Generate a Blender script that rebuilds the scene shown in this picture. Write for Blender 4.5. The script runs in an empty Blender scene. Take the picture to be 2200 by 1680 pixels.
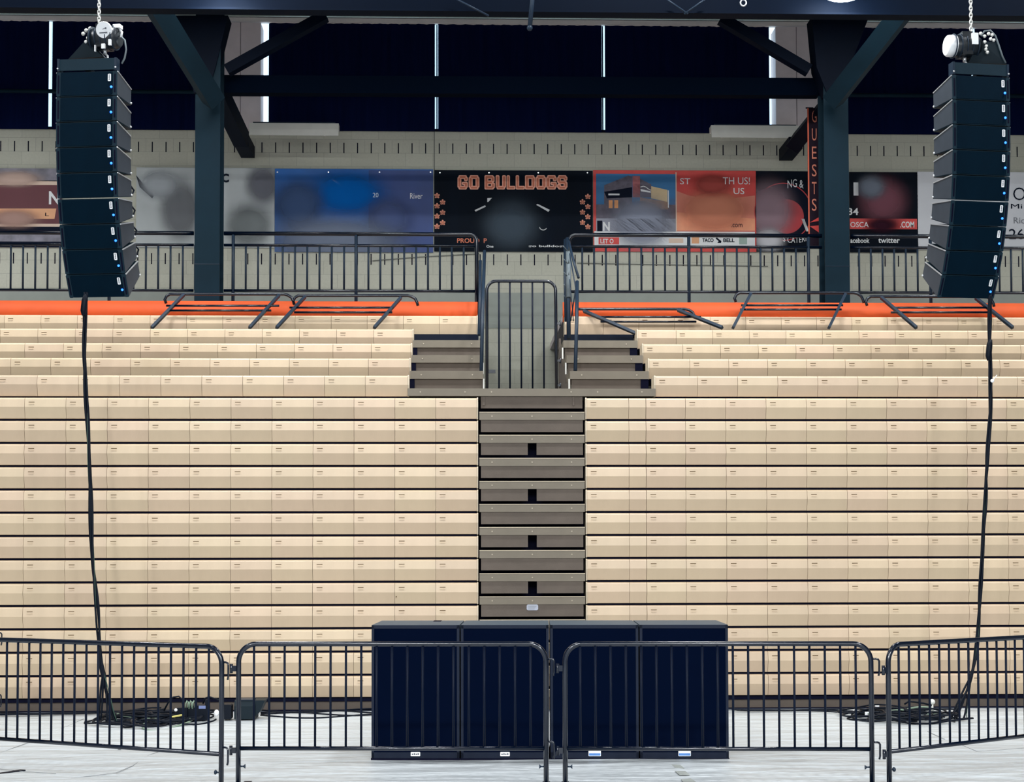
import bpy, math, random
from mathutils import Vector, Matrix
import numpy as np
random.seed(7)
SC = bpy.context.scene
COL = SC.collection
PI = math.pi

# ---------------------------------------------------------------- camera
F, HC = 3540.0, 1.76                      # focal length in pixels of the 2200 px frame, eye height
YAW, PITCH, ROLL, PCY = .03138, .03817, -.00198, 1050.64
fw = Vector((math.sin(YAW)*math.cos(PITCH), math.cos(YAW)*math.cos(PITCH), math.sin(PITCH)))
r0 = Vector((math.cos(YAW), -math.sin(YAW), 0)); u0 = r0.cross(fw)
rr = r0*math.cos(ROLL)+u0*math.sin(ROLL); uu = -r0*math.sin(ROLL)+u0*math.cos(ROLL)
cam = bpy.data.cameras.new('camera'); co = bpy.data.objects.new('camera', cam); COL.objects.link(co)
cam.sensor_width = 36; cam.lens = 36*F/2200; cam.shift_y = (PCY-840)/2200; cam.clip_end = 200
co.matrix_world = Matrix(((rr.x, uu.x, -fw.x, 0), (rr.y, uu.y, -fw.y, 0), (rr.z, uu.z, -fw.z, HC), (0, 0, 0, 1)))
SC.camera = co

def at(px, py, Y=None, Z=None):
    """survey helper: where the sight line of a photo pixel meets the plane y=Y or z=Z"""
    d = rr*((px-1100)/F) + uu*((PCY-py)/F) + fw
    t = Y/d.y if Y is not None else (Z-HC)/d.z
    return Vector((0, 0, HC)) + d*t

# ---------------------------------------------------------------- world, exposure
w = bpy.data.worlds.new('daylight'); SC.world = w; w.use_nodes = True
bg = w.node_tree.nodes['Background']; bg.inputs[0].default_value = (.72, .88, 1, 1); bg.inputs[1].default_value = 3.2
vs = SC.view_settings
vs.view_transform = 'Standard'; vs.look = 'None'; vs.gamma = 1; vs.use_curve_mapping = False
vs.exposure = -0.79

# ---------------------------------------------------------------- materials
def mat(name, col, rough=.5, metal=0, emit=None, es=0, var=0, vs_=6, bump=0, bd=.01, bs=40, stretch=(1,1,1), rnd=0, spec=.5, coat=0):
    m = bpy.data.materials.new(name); m.use_nodes = True
    nt = m.node_tree; b = nt.nodes['Principled BSDF']
    b.inputs['Roughness'].default_value = rough; b.inputs['Metallic'].default_value = metal
    b.inputs['Specular IOR Level'].default_value = spec
    b.inputs['Coat Weight'].default_value = coat
    c = (*col, 1)
    tc = nt.nodes.new('ShaderNodeTexCoord'); mp = nt.nodes.new('ShaderNodeMapping')
    mp.inputs['Scale'].default_value = stretch
    nt.links.new(tc.outputs['Object'], mp.inputs['Vector'])
    n = nt.nodes.new('ShaderNodeTexNoise'); n.inputs['Scale'].default_value = vs_; n.inputs['Detail'].default_value = 5
    nt.links.new(mp.outputs[0], n.inputs['Vector'])
    v = max(var, .04)
    mr = nt.nodes.new('ShaderNodeMapRange'); mr.inputs[1].default_value = .3; mr.inputs[2].default_value = .7
    mr.inputs[3].default_value = 1-v; mr.inputs[4].default_value = 1+v
    nt.links.new(n.outputs[0], mr.inputs[0])
    hs = nt.nodes.new('ShaderNodeHueSaturation'); hs.inputs['Color'].default_value = c
    out = mr.outputs[0]
    if rnd:
        oi = nt.nodes.new('ShaderNodeObjectInfo')
        a = nt.nodes.new('ShaderNodeMapRange'); a.inputs[3].default_value = 1-rnd; a.inputs[4].default_value = 1+rnd
        nt.links.new(oi.outputs['Random'], a.inputs[0])
        q = nt.nodes.new('ShaderNodeMath'); q.operation = 'MULTIPLY'
        nt.links.new(a.outputs[0], q.inputs[0]); nt.links.new(out, q.inputs[1]); out = q.outputs[0]
        h = nt.nodes.new('ShaderNodeMath'); h.operation = 'MULTIPLY'; h.inputs[1].default_value = 7.13
        nt.links.new(oi.outputs['Random'], h.inputs[0])
        fr = nt.nodes.new('ShaderNodeMath'); fr.operation = 'FRACT'; nt.links.new(h.outputs[0], fr.inputs[0])
        a2 = nt.nodes.new('ShaderNodeMapRange'); a2.inputs[3].default_value = .494; a2.inputs[4].default_value = .506
        nt.links.new(fr.outputs[0], a2.inputs[0]); nt.links.new(a2.outputs[0], hs.inputs['Hue'])
    nt.links.new(out, hs.inputs['Value'])
    nt.links.new(hs.outputs[0], b.inputs['Base Color'])
    if bump:
        n2 = nt.nodes.new('ShaderNodeTexNoise'); n2.inputs['Scale'].default_value = bs; n2.inputs['Detail'].default_value = 4
        nt.links.new(mp.outputs[0], n2.inputs['Vector'])
        bp = nt.nodes.new('ShaderNodeBump'); bp.inputs['Strength'].default_value = bump; bp.inputs['Distance'].default_value = bd
        nt.links.new(n2.outputs[0], bp.inputs['Height']); nt.links.new(bp.outputs[0], b.inputs['Normal'])
    if emit:
        b.inputs['Emission Color'].default_value = (*emit, 1); b.inputs['Emission Strength'].default_value = es
    return m

def s(r, g, b):                          # sRGB 0-255 to linear
    return tuple(((v/255)/12.92 if v/255 <= .04045 else ((v/255+.055)/1.055)**2.4) for v in (r, g, b))

SEAT = mat('tan_plastic', s(200, 177, 149), .42, var=.05, vs_=5, rnd=.05, stretch=(1, .5, .3), bump=.05, bs=60)
RAILB = mat('matte_black_bar_paint', s(6, 16, 34), .5, spec=.12)
SEATEND = mat('tan_plastic_end', s(204, 188, 164), .5)
SLOT = mat('slot_brown', s(104, 82, 54), .8)
STEP = mat('brown_vinyl', s(116, 107, 93), .6, var=.07, vs_=4, bump=.05)
RISER = mat('brown_carpet', s(96, 86, 78), .9, var=.08, vs_=5, bump=.1, bs=90)
SCREW = mat('screw_head', s(170, 158, 138), .4)
NAVY = mat('black_gap', s(6, 8, 30), .8, spec=.1)  # near black: shade of gaps put into colour, also some black parts
STEEL = mat('dark_painted_steel', s(14, 37, 50), .6, var=.12, vs_=3, spec=.12)
STEELD = mat('dark_beam_paint', s(2, 11, 28), .6, var=.1, spec=.08)
STEELG = mat('dark_girder_paint', s(0, 9, 25), .6, spec=.06)
STEELK = mat('black_beam_paint', s(0, 7, 22), .8, spec=.03)
RAIL = mat('charcoal_rail_paint', s(28, 42, 58), .4, var=.06, spec=.25)
RAILD = mat('black_rail_paint', s(0, 10, 28), .2, var=.05, spec=.6)
WALL = None
CONC = mat('grey_pilaster_paint', s(226, 216, 218), .85, var=.05, bump=.1)
CURTAIN = mat('black_curtain', s(6, 16, 52), .95, var=.15, vs_=2, stretch=(8, 1, .4), bump=.3, bs=6, spec=.05)
WHITE = mat('white_paint', s(225, 224, 218), .5)
WHITE2 = mat('white_trim', s(236, 230, 226), .5)
ORANGE = mat('orange_vinyl', s(196, 72, 6), .65, var=.05, vs_=5, bump=.12, bs=9)
CABB = mat('black_speaker_paint', s(18, 40, 52), .6, var=.08, bump=.06, bs=120, spec=.15)
GRILLE = mat('black_speaker_grille', s(1, 22, 36), .8, var=.08, bump=.1, bs=220, spec=.06)
SIDEP = mat('grey_speaker_side', s(50, 57, 66), .55, var=.1, vs_=9)
SUBB = mat('black_subwoofer_body', s(8, 20, 40), .5, var=.06, spec=.2)
SUBG = mat('black_subwoofer_grille', s(0, 7, 28), .9, spec=.04)
SILVER = mat('bright_metal', s(222, 224, 226), .3, metal=.6)
GOLD = mat('chain_steel', s(226, 225, 220), .32, metal=.4)
BADGE = mat('white_badge', s(244, 245, 247), .4)
BADGET = mat('badge_print', s(60, 66, 78), .5)
BADGEB = mat('blue_badge', s(80, 132, 200), .4)
LED = mat('blue_led', (.02, .15, .9), .3, emit=(.02, .14, 1), es=7)
MOTOR = mat('black_motor', s(16, 24, 32), .38, var=.2, bump=.2, bs=20)
CABLE = mat('black_cable', s(3, 12, 26), .5, spec=.15)
CABLEG = mat('green_cable', s(120, 140, 122), .5)
CABLED = mat('dark_green_cable', s(46, 74, 62), .5)
CASE = mat('dark_green_case', s(4, 24, 34), .5, spec=.2)
YEL = mat('yellow_strap', s(232, 220, 130), .5)
TARP = mat('white_tarp', s(184, 189, 192), .42, var=.035, vs_=1.6, stretch=(.4, 1, 1), bump=1, bs=3.2, bd=.14)
FLOOR = mat('grey_hall_floor', s(96, 104, 116), .4, var=.06)
CREASE = mat('crease_line', s(128, 132, 136), .7)
TAPE = mat('grey_tape', s(150, 154, 150), .6)
CEIL = mat('dark_ceiling', s(8, 16, 30), .9)
HALL = mat('hall_wall_grey', s(120, 122, 120), .9)
BLACKBAN = mat('black_banner_vinyl', s(2, 12, 26), .5, spec=.06, var=.25, vs_=3, stretch=(1, 1, .35), bump=.5, bs=4)
LAMPD = mat('lamp_dome_glass', (1, 1, 1), .4, emit=(.85, .94, 1), es=85)
LAMPM = mat('lamp_lens', (1, 1, 1), .4, emit=(.92, .97, 1), es=9)
BRICKR = mat('maroon_print', s(92, 36, 46), .6)
PINKC = mat('cream_print', s(214, 190, 172), .6)
TANP = mat('tan_print', s(222, 164, 122), .6)
MARB = mat('grey_marble_print', s(120, 118, 130), .6, var=.4, vs_=5)
GREYB = mat('pale_banner', s(182, 188, 190), .55, var=.12, vs_=1.2)
BLUE1 = mat('bright_blue_print', s(4, 90, 168), .5, var=.35, vs_=1.0)
BLUE2 = mat('navy_blue_print', s(26, 58, 124), .5, var=.2, vs_=1.2)
BLUE3 = mat('faded_blue_print', s(104, 122, 156), .5, var=.15, vs_=1.2)
RED = mat('red_print', s(206, 62, 58), .55, var=.1)
REDF = mat('salmon_print', s(214, 128, 108), .55, var=.15, vs_=1.5)
PEACH = mat('peach_print', s(236, 158, 120), .55, var=.1)
SKYP = mat('sky_print', s(30, 104, 156), .55, var=.3, vs_=2, stretch=(.4, 1, 2))
BRICKP = mat('brick_print', s(90, 84, 98), .6, var=.35, vs_=12)
TOWERP = mat('tower_print', s(168, 96, 100), .6, var=.3, vs_=10)
WINP = mat('lit_window_print', s(228, 158, 102), .6, var=.2)
CREAMP = mat('cream_wall_print', s(214, 190, 150), .6, var=.1)
DARKP = mat('dark_print', s(12, 20, 38), .7, spec=.1)
GREYP = mat('grey_haze_print', s(148, 150, 164), .6, var=.15, vs_=2)
WHITEP = mat('white_print', s(222, 224, 226), .5)
SALM = mat('orange_letter_print', s(206, 108, 74), .5, var=.1, vs_=8)
SALML = mat('pale_letter_outline', s(240, 170, 144), .5)
PAW = mat('paw_print', s(232, 150, 124), .5)
REDD = mat('dark_red_print', s(186, 34, 44), .5)
TIE = mat('grey_wrap', s(96, 106, 112), .5, var=.2, vs_=8)

def wall_material():
    m = bpy.data.materials.new('painted_block_wall'); m.use_nodes = True
    nt = m.node_tree; b = nt.nodes['Principled BSDF']; b.inputs['Roughness'].default_value = .85
    tc = nt.nodes.new('ShaderNodeTexCoord'); sp = nt.nodes.new('ShaderNodeSeparateXYZ'); cb = nt.nodes.new('ShaderNodeCombineXYZ')
    nt.links.new(tc.outputs['Object'], sp.inputs[0])
    nt.links.new(sp.outputs[0], cb.inputs[0]); nt.links.new(sp.outputs[2], cb.inputs[1])
    br = nt.nodes.new('ShaderNodeTexBrick'); br.inputs['Scale'].default_value = 1
    br.inputs['Brick Width'].default_value = .4064; br.inputs['Row Height'].default_value = .2032
    br.inputs['Mortar Size'].default_value = .0035; br.inputs['Mortar Smooth'].default_value = .3
    br.inputs['Color1'].default_value = (*s(196, 196, 182), 1); br.inputs['Color2'].default_value = (*s(190, 190, 176), 1)
    br.inputs['Mortar'].default_value = (*s(168, 168, 157), 1)
    nt.links.new(cb.outputs[0], br.inputs['Vector'])
    n = nt.nodes.new('ShaderNodeTexNoise'); n.inputs['Scale'].default_value = 30; nt.links.new(tc.outputs['Object'], n.inputs['Vector'])
    mx = nt.nodes.new('ShaderNodeMix'); mx.data_type = 'RGBA'; mx.blend_type = 'MULTIPLY'; mx.inputs[0].default_value = .15
    nt.links.new(br.outputs[0], mx.inputs[6]); nt.links.new(n.outputs[0], mx.inputs[7]); nt.links.new(mx.outputs[2], b.inputs['Base Color'])
    bp = nt.nodes.new('ShaderNodeBump'); bp.inputs['Strength'].default_value = .3; bp.inputs['Distance'].default_value = .004
    nt.links.new(n.outputs[0], bp.inputs['Height']); nt.links.new(bp.outputs[0], b.inputs['Normal'])
    return m
WALL = wall_material()

def glass_material():
    m = bpy.data.materials.new('window_glass'); m.use_nodes = True
    nt = m.node_tree; nt.nodes.remove(nt.nodes['Principled BSDF'])
    o = [n for n in nt.nodes if n.type == 'OUTPUT_MATERIAL'][0]
    t = nt.nodes.new('ShaderNodeBsdfTransparent'); t.inputs[0].default_value = (.9, .96, 1, 1)
    g = nt.nodes.new('ShaderNodeBsdfGlossy'); g.inputs['Roughness'].default_value = .1
    mx = nt.nodes.new('ShaderNodeMixShader'); mx.inputs[0].default_value = .08
    nt.links.new(t.outputs[0], mx.inputs[1]); nt.links.new(g.outputs[0], mx.inputs[2]); nt.links.new(mx.outputs[0], o.inputs[0])
    return m
GLASS = glass_material()

# ---------------------------------------------------------------- mesh helpers
class MB:
    def __init__(self): self.v = []; self.f = []; self.m = []; self.sm = []
    def add(self, vs_, fs, mi=0, smooth=False):
        o = len(self.v); self.v += [tuple(p) for p in vs_]
        for q in fs: self.f.append(tuple(i+o for i in q)); self.m.append(mi); self.sm.append(smooth)
        return self
    def box(self, x0, x1, y0, y1, z0, z1, mi=0, bev=0):
        if bev:
            b = min(bev, (x1-x0)*.45, (z1-z0)*.45)
            pts = [(x0+b, z0), (x1-b, z0), (x1, z0+b), (x1, z1-b), (x1-b, z1), (x0+b, z1), (x0, z1-b), (x0, z0+b)]
            return self.prism(pts, y0, y1, mi)
        v = [(x, y, z) for x in (x0, x1) for y in (y0, y1) for z in (z0, z1)]
        return self.add(v, [(0,1,3,2), (4,6,7,5), (0,4,5,1), (2,3,7,6), (0,2,6,4), (1,5,7,3)], mi)
    def prism(self, pts, y0, y1, mi=0):               # polygon in XZ pushed along Y
        n = len(pts)
        v = [(x, y0, z) for x, z in pts]+[(x, y1, z) for x, z in pts]
        return self.add(v, [tuple(range(n)), tuple(range(2*n-1, n-1, -1))]+[(i, i+n, (i+1) % n+n, (i+1) % n) for i in range(n)], mi)
    def prismx(self, pts, x0, x1, mi=0):              # polygon in YZ pushed along X
        n = len(pts)
        v = [(x0, y, z) for y, z in pts]+[(x1, y, z) for y, z in pts]
        return self.add(v, [tuple(range(n-1, -1, -1)), tuple(range(n, 2*n))]+[(i, (i+1) % n, (i+1) % n+n, i+n) for i in range(n)], mi)
    def tube(self, pts, r, seg=10, mi=0, cap=True, flat=1):
        P = [Vector(p) for p in pts]; n = len(P); v = []
        rs = r if isinstance(r, (list, tuple)) else [r]*n
        t0 = (P[1]-P[0]).normalized(); a = Vector((0, 0, 1)) if abs(t0.z) < .9 else Vector((0, 1, 0))
        nrm = t0.cross(a).normalized()
        for i in range(n):
            t = (P[min(i+1, n-1)]-P[max(i-1, 0)])
            t = t.normalized() if t.length > 1e-9 else t0
            nrm = (nrm-t*nrm.dot(t)); nrm = nrm.normalized() if nrm.length > 1e-6 else t.orthogonal().normalized()
            b = t.cross(nrm)
            for k in range(seg):
                an = 2*PI*k/seg; v.append(P[i]+nrm*math.cos(an)*rs[i]+b*math.sin(an)*rs[i]*flat)
        fs = [(i*seg+k, i*seg+(k+1) % seg, (i+1)*seg+(k+1) % seg, (i+1)*seg+k) for i in range(n-1) for k in range(seg)]
        self.add(v, fs, mi, True)
        if cap:
            o = len(self.v)-len(v)
            self.f += [tuple(o+k for k in range(seg-1, -1, -1)), tuple(o+(n-1)*seg+k for k in range(seg))]
            self.m += [mi, mi]; self.sm += [False, False]
        return self
    def bar(self, a, b, w, h, up=(0, 0, 1), mi=0):     # rectangular bar from a to b
        a = Vector(a); b = Vector(b); t = (b-a).normalized(); u = Vector(up); sd = t.cross(u).normalized(); u = sd.cross(t)
        v = [p+sd*sx*w/2+u*sz*h/2 for p in (a, b) for sx, sz in ((-1,-1), (1,-1), (1,1), (-1,1))]
        return self.add(v, [(3,2,1,0), (4,5,6,7), (0,1,5,4), (1,2,6,5), (2,3,7,6), (3,0,4,7)], mi)
    def ibeam(self, a, b, w, h, tf=.02, up=(0, 0, 1), mi=0):
        a = Vector(a); b = Vector(b); t = (b-a).normalized(); sd = t.cross(Vector(up)).normalized(); u = sd.cross(t)
        for q in (1, -1): self.bar(a+u*q*(h/2-tf/2), b+u*q*(h/2-tf/2), w, tf, up, mi)
        return self.bar(a, b, tf, h-2*tf, up, mi)
    def sphere(self, c, r, mi=0, n=12, sc=(1, 1, 1)):
        v = []; fs = []
        for i in range(n+1):
            th = PI*i/n
            for k in range(2*n):
                ph = PI*k/n; v.append((c[0]+r*sc[0]*math.sin(th)*math.cos(ph), c[1]+r*sc[1]*math.sin(th)*math.sin(ph), c[2]+r*sc[2]*math.cos(th)))
        for i in range(n):
            for k in range(2*n): fs.append((i*2*n+k, (i+1)*2*n+k, (i+1)*2*n+(k+1) % (2*n), i*2*n+(k+1) % (2*n)))
        return self.add(v, fs, mi, True)
    def xf(self, M):
        self.v = [tuple(M @ Vector(p)) for p in self.v]; return self
    def mesh(self, name, mats):
        me = bpy.data.meshes.new(name); me.from_pydata(self.v, [], self.f)
        for m in (mats if isinstance(mats, (list, tuple)) else [mats]): me.materials.append(m)
        me.polygons.foreach_set('material_index', self.m); me.polygons.foreach_set('use_smooth', self.sm)
        me.update(); return me
    def build(self, name, mats, parent=None, local=False):
        """vertices are in world space unless local; a child is stored relative to its thing"""
        if not local:
            off = Vector((0, 0, 0)); p = parent
            while p is not None: off += p.location; p = p.parent
            if off.length: self.v = [tuple(Vector(q)-off) for q in self.v]
        o = bpy.data.objects.new(name, self.mesh(name, mats)); COL.objects.link(o)
        if parent is not None: o.parent = parent
        return o

def tag(o, label, cat, group=None, kind=None):
    o['label'] = label; o['category'] = cat
    if group: o['group'] = group
    if kind: o['kind'] = kind
    return o
def thing(name, loc, label, cat, group=None, rotz=0):
    o = bpy.data.objects.new(name, None); COL.objects.link(o); o.location = loc; o.rotation_euler = (0, 0, rotz)
    o.empty_display_size = .1
    return tag(o, label, cat, group)
def struct(name, mb, m):
    o = mb.build(name, m); o['kind'] = 'structure'; return o
def copy_tree(o, parent=None):
    c = o.copy(); COL.objects.link(c)
    if parent is not None: c.parent = parent
    for ch in list(o.children): copy_tree(ch, c)
    return c

def text(name, body, x0, x1, z0, z1, y, m, parent, off=0.0, ext=.002, arc=0, rot=0):
    """lettering fitted to a rectangle on a plane facing -Y (world coordinates)"""
    cu = bpy.data.curves.new('t', 'FONT'); cu.body = body; cu.size = 1; cu.offset = off; cu.extrude = .01; cu.resolution_u = 3
    ob = bpy.data.objects.new('t', cu); COL.objects.link(ob)
    dg = bpy.context.evaluated_depsgraph_get(); dg.update()
    me = bpy.data.meshes.new_from_object(ob.evaluated_get(dg))
    vv = np.array([v.co[:] for v in me.vertices]); pf = [tuple(p.vertices) for p in me.polygons]
    bpy.data.objects.remove(ob); bpy.data.curves.remove(cu); bpy.data.meshes.remove(me)
    if rot:
        vv = np.stack([-vv[:, 1], vv[:, 0], vv[:, 2]], 1)
    mn = vv.min(0); mx = vv.max(0); d = np.maximum(mx-mn, 1e-6)
    X = x0+(vv[:, 0]-mn[0])/d[0]*(x1-x0); Zz = z0+(vv[:, 1]-mn[1])/d[1]*(z1-z0); Y = y-ext*(vv[:, 2]-mn[2])/d[2]
    if arc: u = (X-(x0+x1)/2)/((x1-x0)/2); Zz = Zz-arc*u*u
    b = MB(); b.add(list(zip(X, Y, Zz)), pf)
    return b.build(name, m, parent)

# ---------------------------------------------------------------- hall lamps (high-bay fixtures of the arena)
def high_bay(x, y, z, power, label, dome=False):
    t = thing('high_bay_light', (x, y, z), label, 'ceiling light', 'high bay lights of the hall')
    b = MB(); b.tube([(0, 0, .34), (0, 0, .3), (0, 0, .2), (0, 0, .02), (0, 0, 0)], [.05, .12, .16, .3, .31], 24); b.build('housing', STEELD, t, True)
    b = MB()
    if dome: b.tube([(0, 0, .012), (0, 0, -.06), (0, 0, -.11), (0, 0, -.14)], [.29, .27, .18, .02], 24); b.build('lens', LAMPD, t, True)
    else: b.tube([(0, 0, .012), (0, 0, -.02), (0, 0, -.035)], [.27, .25, .1], 24); b.build('lens', LAMPM, t, True)
    b = MB(); b.tube([(0, 0, .33), (0, 0, 13.5-z)], .012, 6); b.build('hanging_rod', STEELD, t, True)
    if dome: return
    l = bpy.data.lights.new('lamp_light', 'AREA'); l.shape = 'DISK'; l.size = .9; l.energy = power; l.color = (.95, .98, 1)
    o = bpy.data.objects.new('lamp_light', l); COL.objects.link(o); o.parent = t; o.location = (0, 0, -.06)
for y, z, LP in ((-9.0, 10.6, 3600), (-2.0, 10.6, 2200), (7.0, 12.0, 200), (16.3, 11.0, 680)):
    for x in (-9.0, -3.2, 2.6, 8.4):
        high_bay(x, y, z, LP, 'round high bay lamp hung from the dark ceiling over the hall floor, above the view')
p1 = at(470, -36, Y=18.42); p2 = at(1812, -27, Y=18.42)
high_bay(p1.x, p1.y, p1.z, 110, 'round high bay lamp hung just above the view over the left line array side', True)
high_bay(p2.x, p2.y, p2.z, 110, 'round high bay lamp hung just above the view near the right line array', True)

def wall_fill_light(x, label):  # unseen fill light, added to brighten the back wall
    y, z = 19.35, 8.75
    t = thing('wall_fill_light', (x, y, z), label, 'ceiling light', 'added fill lights behind the roof girder')
    b = MB(); b.box(-1.3, 1.3, -.1, .1, 0, .1); b.build('housing', STEELD, t, True)
    b = MB(); b.box(-1.25, 1.25, -.08, .08, -.015, 0); b.build('lens', LAMPM, t, True)
    b = MB(); b.box(-1.1, -1.08, -.01, .01, .1, 9.98-z); b.box(1.08, 1.1, -.01, .01, .1, 9.98-z); b.build('hanger', STEELD, t, True)
    l = bpy.data.lights.new('lamp_light', 'AREA'); l.shape = 'RECTANGLE'; l.size = 2.5; l.size_y = .16; l.energy = 150; l.color = (.97, .99, .95)
    o = bpy.data.objects.new('lamp_light', l); COL.objects.link(o); o.parent = t; o.location = (0, 0, -.03)
for k, x in enumerate((-6.9, -3.1, .8, 4.7, 8.6)):
    wall_fill_light(x, 'long fill light added out of view behind the roof girder to brighten the back wall')

# ---------------------------------------------------------------- room shell
YW = 24.47                                    # back wall face
zw = lambda y: at(1100, y, Y=YW).z
Z_CT, Z_CB = 9.66, 8.06                       # curtain head and sill
struct('floor', MB().box(-14, 16, -12, 26, -.1, 0), FLOOR)
struct('ceiling', MB().box(-14, 16, -12, 26, 13.5, 13.6), CEIL)
struct('ceiling_shade', MB().box(-14, 16, 18.99, 24.4, 9.98, 10.06), CEIL)  # unseen lower roof deck added to shade the upper back wall
struct('wall_left', MB().box(-14.2, -14, -12, 26, 0, 13.5), HALL)
struct('wall_right', MB().box(16, 16.2, -12, 26, 0, 13.5), HALL)
struct('wall_front', MB().box(-14, 16, -12.2, -12, 0, 13.5), HALL)
# back wall of slotted acoustic block, slots are dark strips, the shade of the holes painted on
b = MB(); b.box(-14, 16, YW, YW+.3, 0, Z_CB)
b.box(-14, 16, YW, YW+.3, 9.78, 13.5)
x = -6.9
xs = at(797.5, 320, Y=YW).x
for zt, y0, y1 in ((0, 309, 331), (1, 546.5, 570)):
    za, zb = at(1100, y1, Y=YW).z, at(1100, y0, Y=YW).z
    for k in range(-60, 80):
        X = xs+k*.2032
        if -13.5 < X < 15.5: b.box(X-.008, X+.008, YW-.003, YW+.01, za, zb, 1)
b.box(-14, 16, YW-.015, YW+.2, Z_CB-.01, Z_CB+.03, 1)  # dark sill strip added to stop daylight showing under the curtains
struct('wall_back', b, [WALL, NAVY])
b = MB(); b.box(-14, 16, YW-.012, YW, zw(705), zw(629))
struct('baseboard_back', b, mat('base_paint', s(150, 156, 150), .8))
b = MB()
for px in (933,):
    X = at(px, 320, Y=YW).x; b.box(X-.006, X+.006, YW-.002, YW, zw(366), Z_CB)
struct('trim_3', b, mat('joint', s(96, 98, 96), .9))
# conduit run on the block wall
b = MB(); b.tube([at(800, 560, Y=YW-.02), at(900, 552, Y=YW-.02), at(1030, 545, Y=YW-.02)], .006, 6)
b.tube([at(1240, 565, Y=YW-.02), at(1400, 568, Y=YW-.02), at(1650, 572, Y=YW-.02)], .006, 6)
struct('trim_4', b, mat('conduit', s(120, 124, 118), .6))
# white head trim over the curtains with a dark track
b = MB(); b.box(-14, 16, YW-.10, YW-.02, 9.66, 9.725)
struct('trim_1', b, WHITE2)
b = MB(); b.box(-14, 16, YW-.06, YW-.03, 9.735, 9.755); struct('trim_5', b, WHITE)
# pilasters between window bays
for i, (xa, xb) in enumerate(((478, 562), (1664, 1755))):
    A, B = at(xa, 200, Y=YW).x, at(xb, 200, Y=YW).x
    b = MB(); b.box(A, B, YW-.12, YW+.25, Z_CB-.02, 9.64); b.box(A+(B-A)*.48, A+(B-A)*.49, YW-.123, YW-.11, Z_CB-.02, 9.64, 1)
    struct('wall_pilaster' if False else 'trim_%d' % (6+i), b, [CONC, NAVY])
# windows: glass behind, a curtain panel in front of each bay leaving slits of daylight
bays = [(-620, -245), (-240, 106.5), (113.5, 472), (580, 934.5), (941.5, 1292), (1299, 1651.5), (1762, 2084), (2093.5, 2900)]
for i, (xa, xb) in enumerate(bays):
    A, B = at(xa, 160, Y=YW).x, at(xb, 160, Y=YW).x
    st = MB(); st.box(A-.06, B+.06, YW+.12, YW+.13, Z_CB, 9.78); g = struct('window_%d' % (i+1), st, GLASS)
    fr = MB(); fr.box(A-.03, A-.012, YW+.10, YW+.16, Z_CB, 9.78); fr.build('window_frame', RAIL, g)
    lab = ['far left, mostly outside the view', 'behind the left line array at the left edge', 'between the left line array and the left column',
           'left of the middle, from the left pilaster inward', 'in the middle, over the Go Bulldogs banner', 'right of the middle, up to the right pilaster',
           'between the right column and the right line array', 'at the far right edge behind the hoist'][i]
    c = MB(); n = 60; vv = []; 
    for k in range(n+1):
        X = A+(B-A)*k/n; d = .012*math.sin(k*1.3+i)+.008*math.sin(k*3.1)
        vv += [(X, YW-.05+d, Z_CB-.015), (X, YW-.05+d, 9.66), (X, YW-.035+d, Z_CB-.015), (X, YW-.035+d, 9.66)]
    fs = []
    for k in range(n):
        o = 4*k; fs += [(o, o+4, o+5, o+1), (o+2, o+3, o+7, o+6)]
    fs += [(0, 1, 3, 2), (4*n, 4*n+2, 4*n+3, 4*n+1)]
    c.add(vv, fs, 0, True)
    tag(c.build('blackout_curtain', CURTAIN), 'black curtain over a high window, ' + lab, 'curtain', 'black curtains over the high windows')
# ---------------------------------------------------------------- steel structure
def steel(name, mb, label, cat='steel beam', group=None, m=STEEL):
    return tag(mb.build(name, m), label, cat, group)
YC = 21.35
for i, (xa, xb) in enumerate(((418, 472), (1772, 1825))):
    A, B = at(xa, 500, Y=YC).x, at(xb, 500, Y=YC).x
    z0 = 4.86
    side = 'left' if i == 0 else 'right'
    t = thing('steel_column', ((A+B)/2, YC, z0), 'dark steel H column standing on the upper walkway, %s of the two' % side, 'column', 'steel columns on the walkway')
    c = MB(); c.box(A, B, YC, YC+.025, z0, 9.7); c.box(A, B, YC+.335, YC+.36, z0, 9.7); c.box((A+B)/2-.012, (A+B)/2+.012, YC+.02, YC+.34, z0, 9.7)
    c.build('shaft', STEEL, t)
    c = MB(); c.box(A-.05, B+.05, YC-.05, YC+.41, z0, z0+.025); c.build('base_plate', STEEL, t)
    hp = (((376, 40), (493, 40), (466, 150), (450, 205), (420, 205)), ((1740, 42), (1862, 42), (1800, 205), (1772, 205), (1750, 150)))[i]
    P = [at(x, y, Y=YC+.1) for x, y in hp]
    c = MB(); c.prism([(p.x, p.z) for p in P], YC-.03, YC+.3); c.build('haunch_plate', STEELD, t)
    c = MB(); c.box(A-.002, B+.002, YC-.004, YC, at(450, 568, Y=YC).z, at(450, 566.5, Y=YC).z); c.build('weld_line', RAIL, t)
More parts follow.
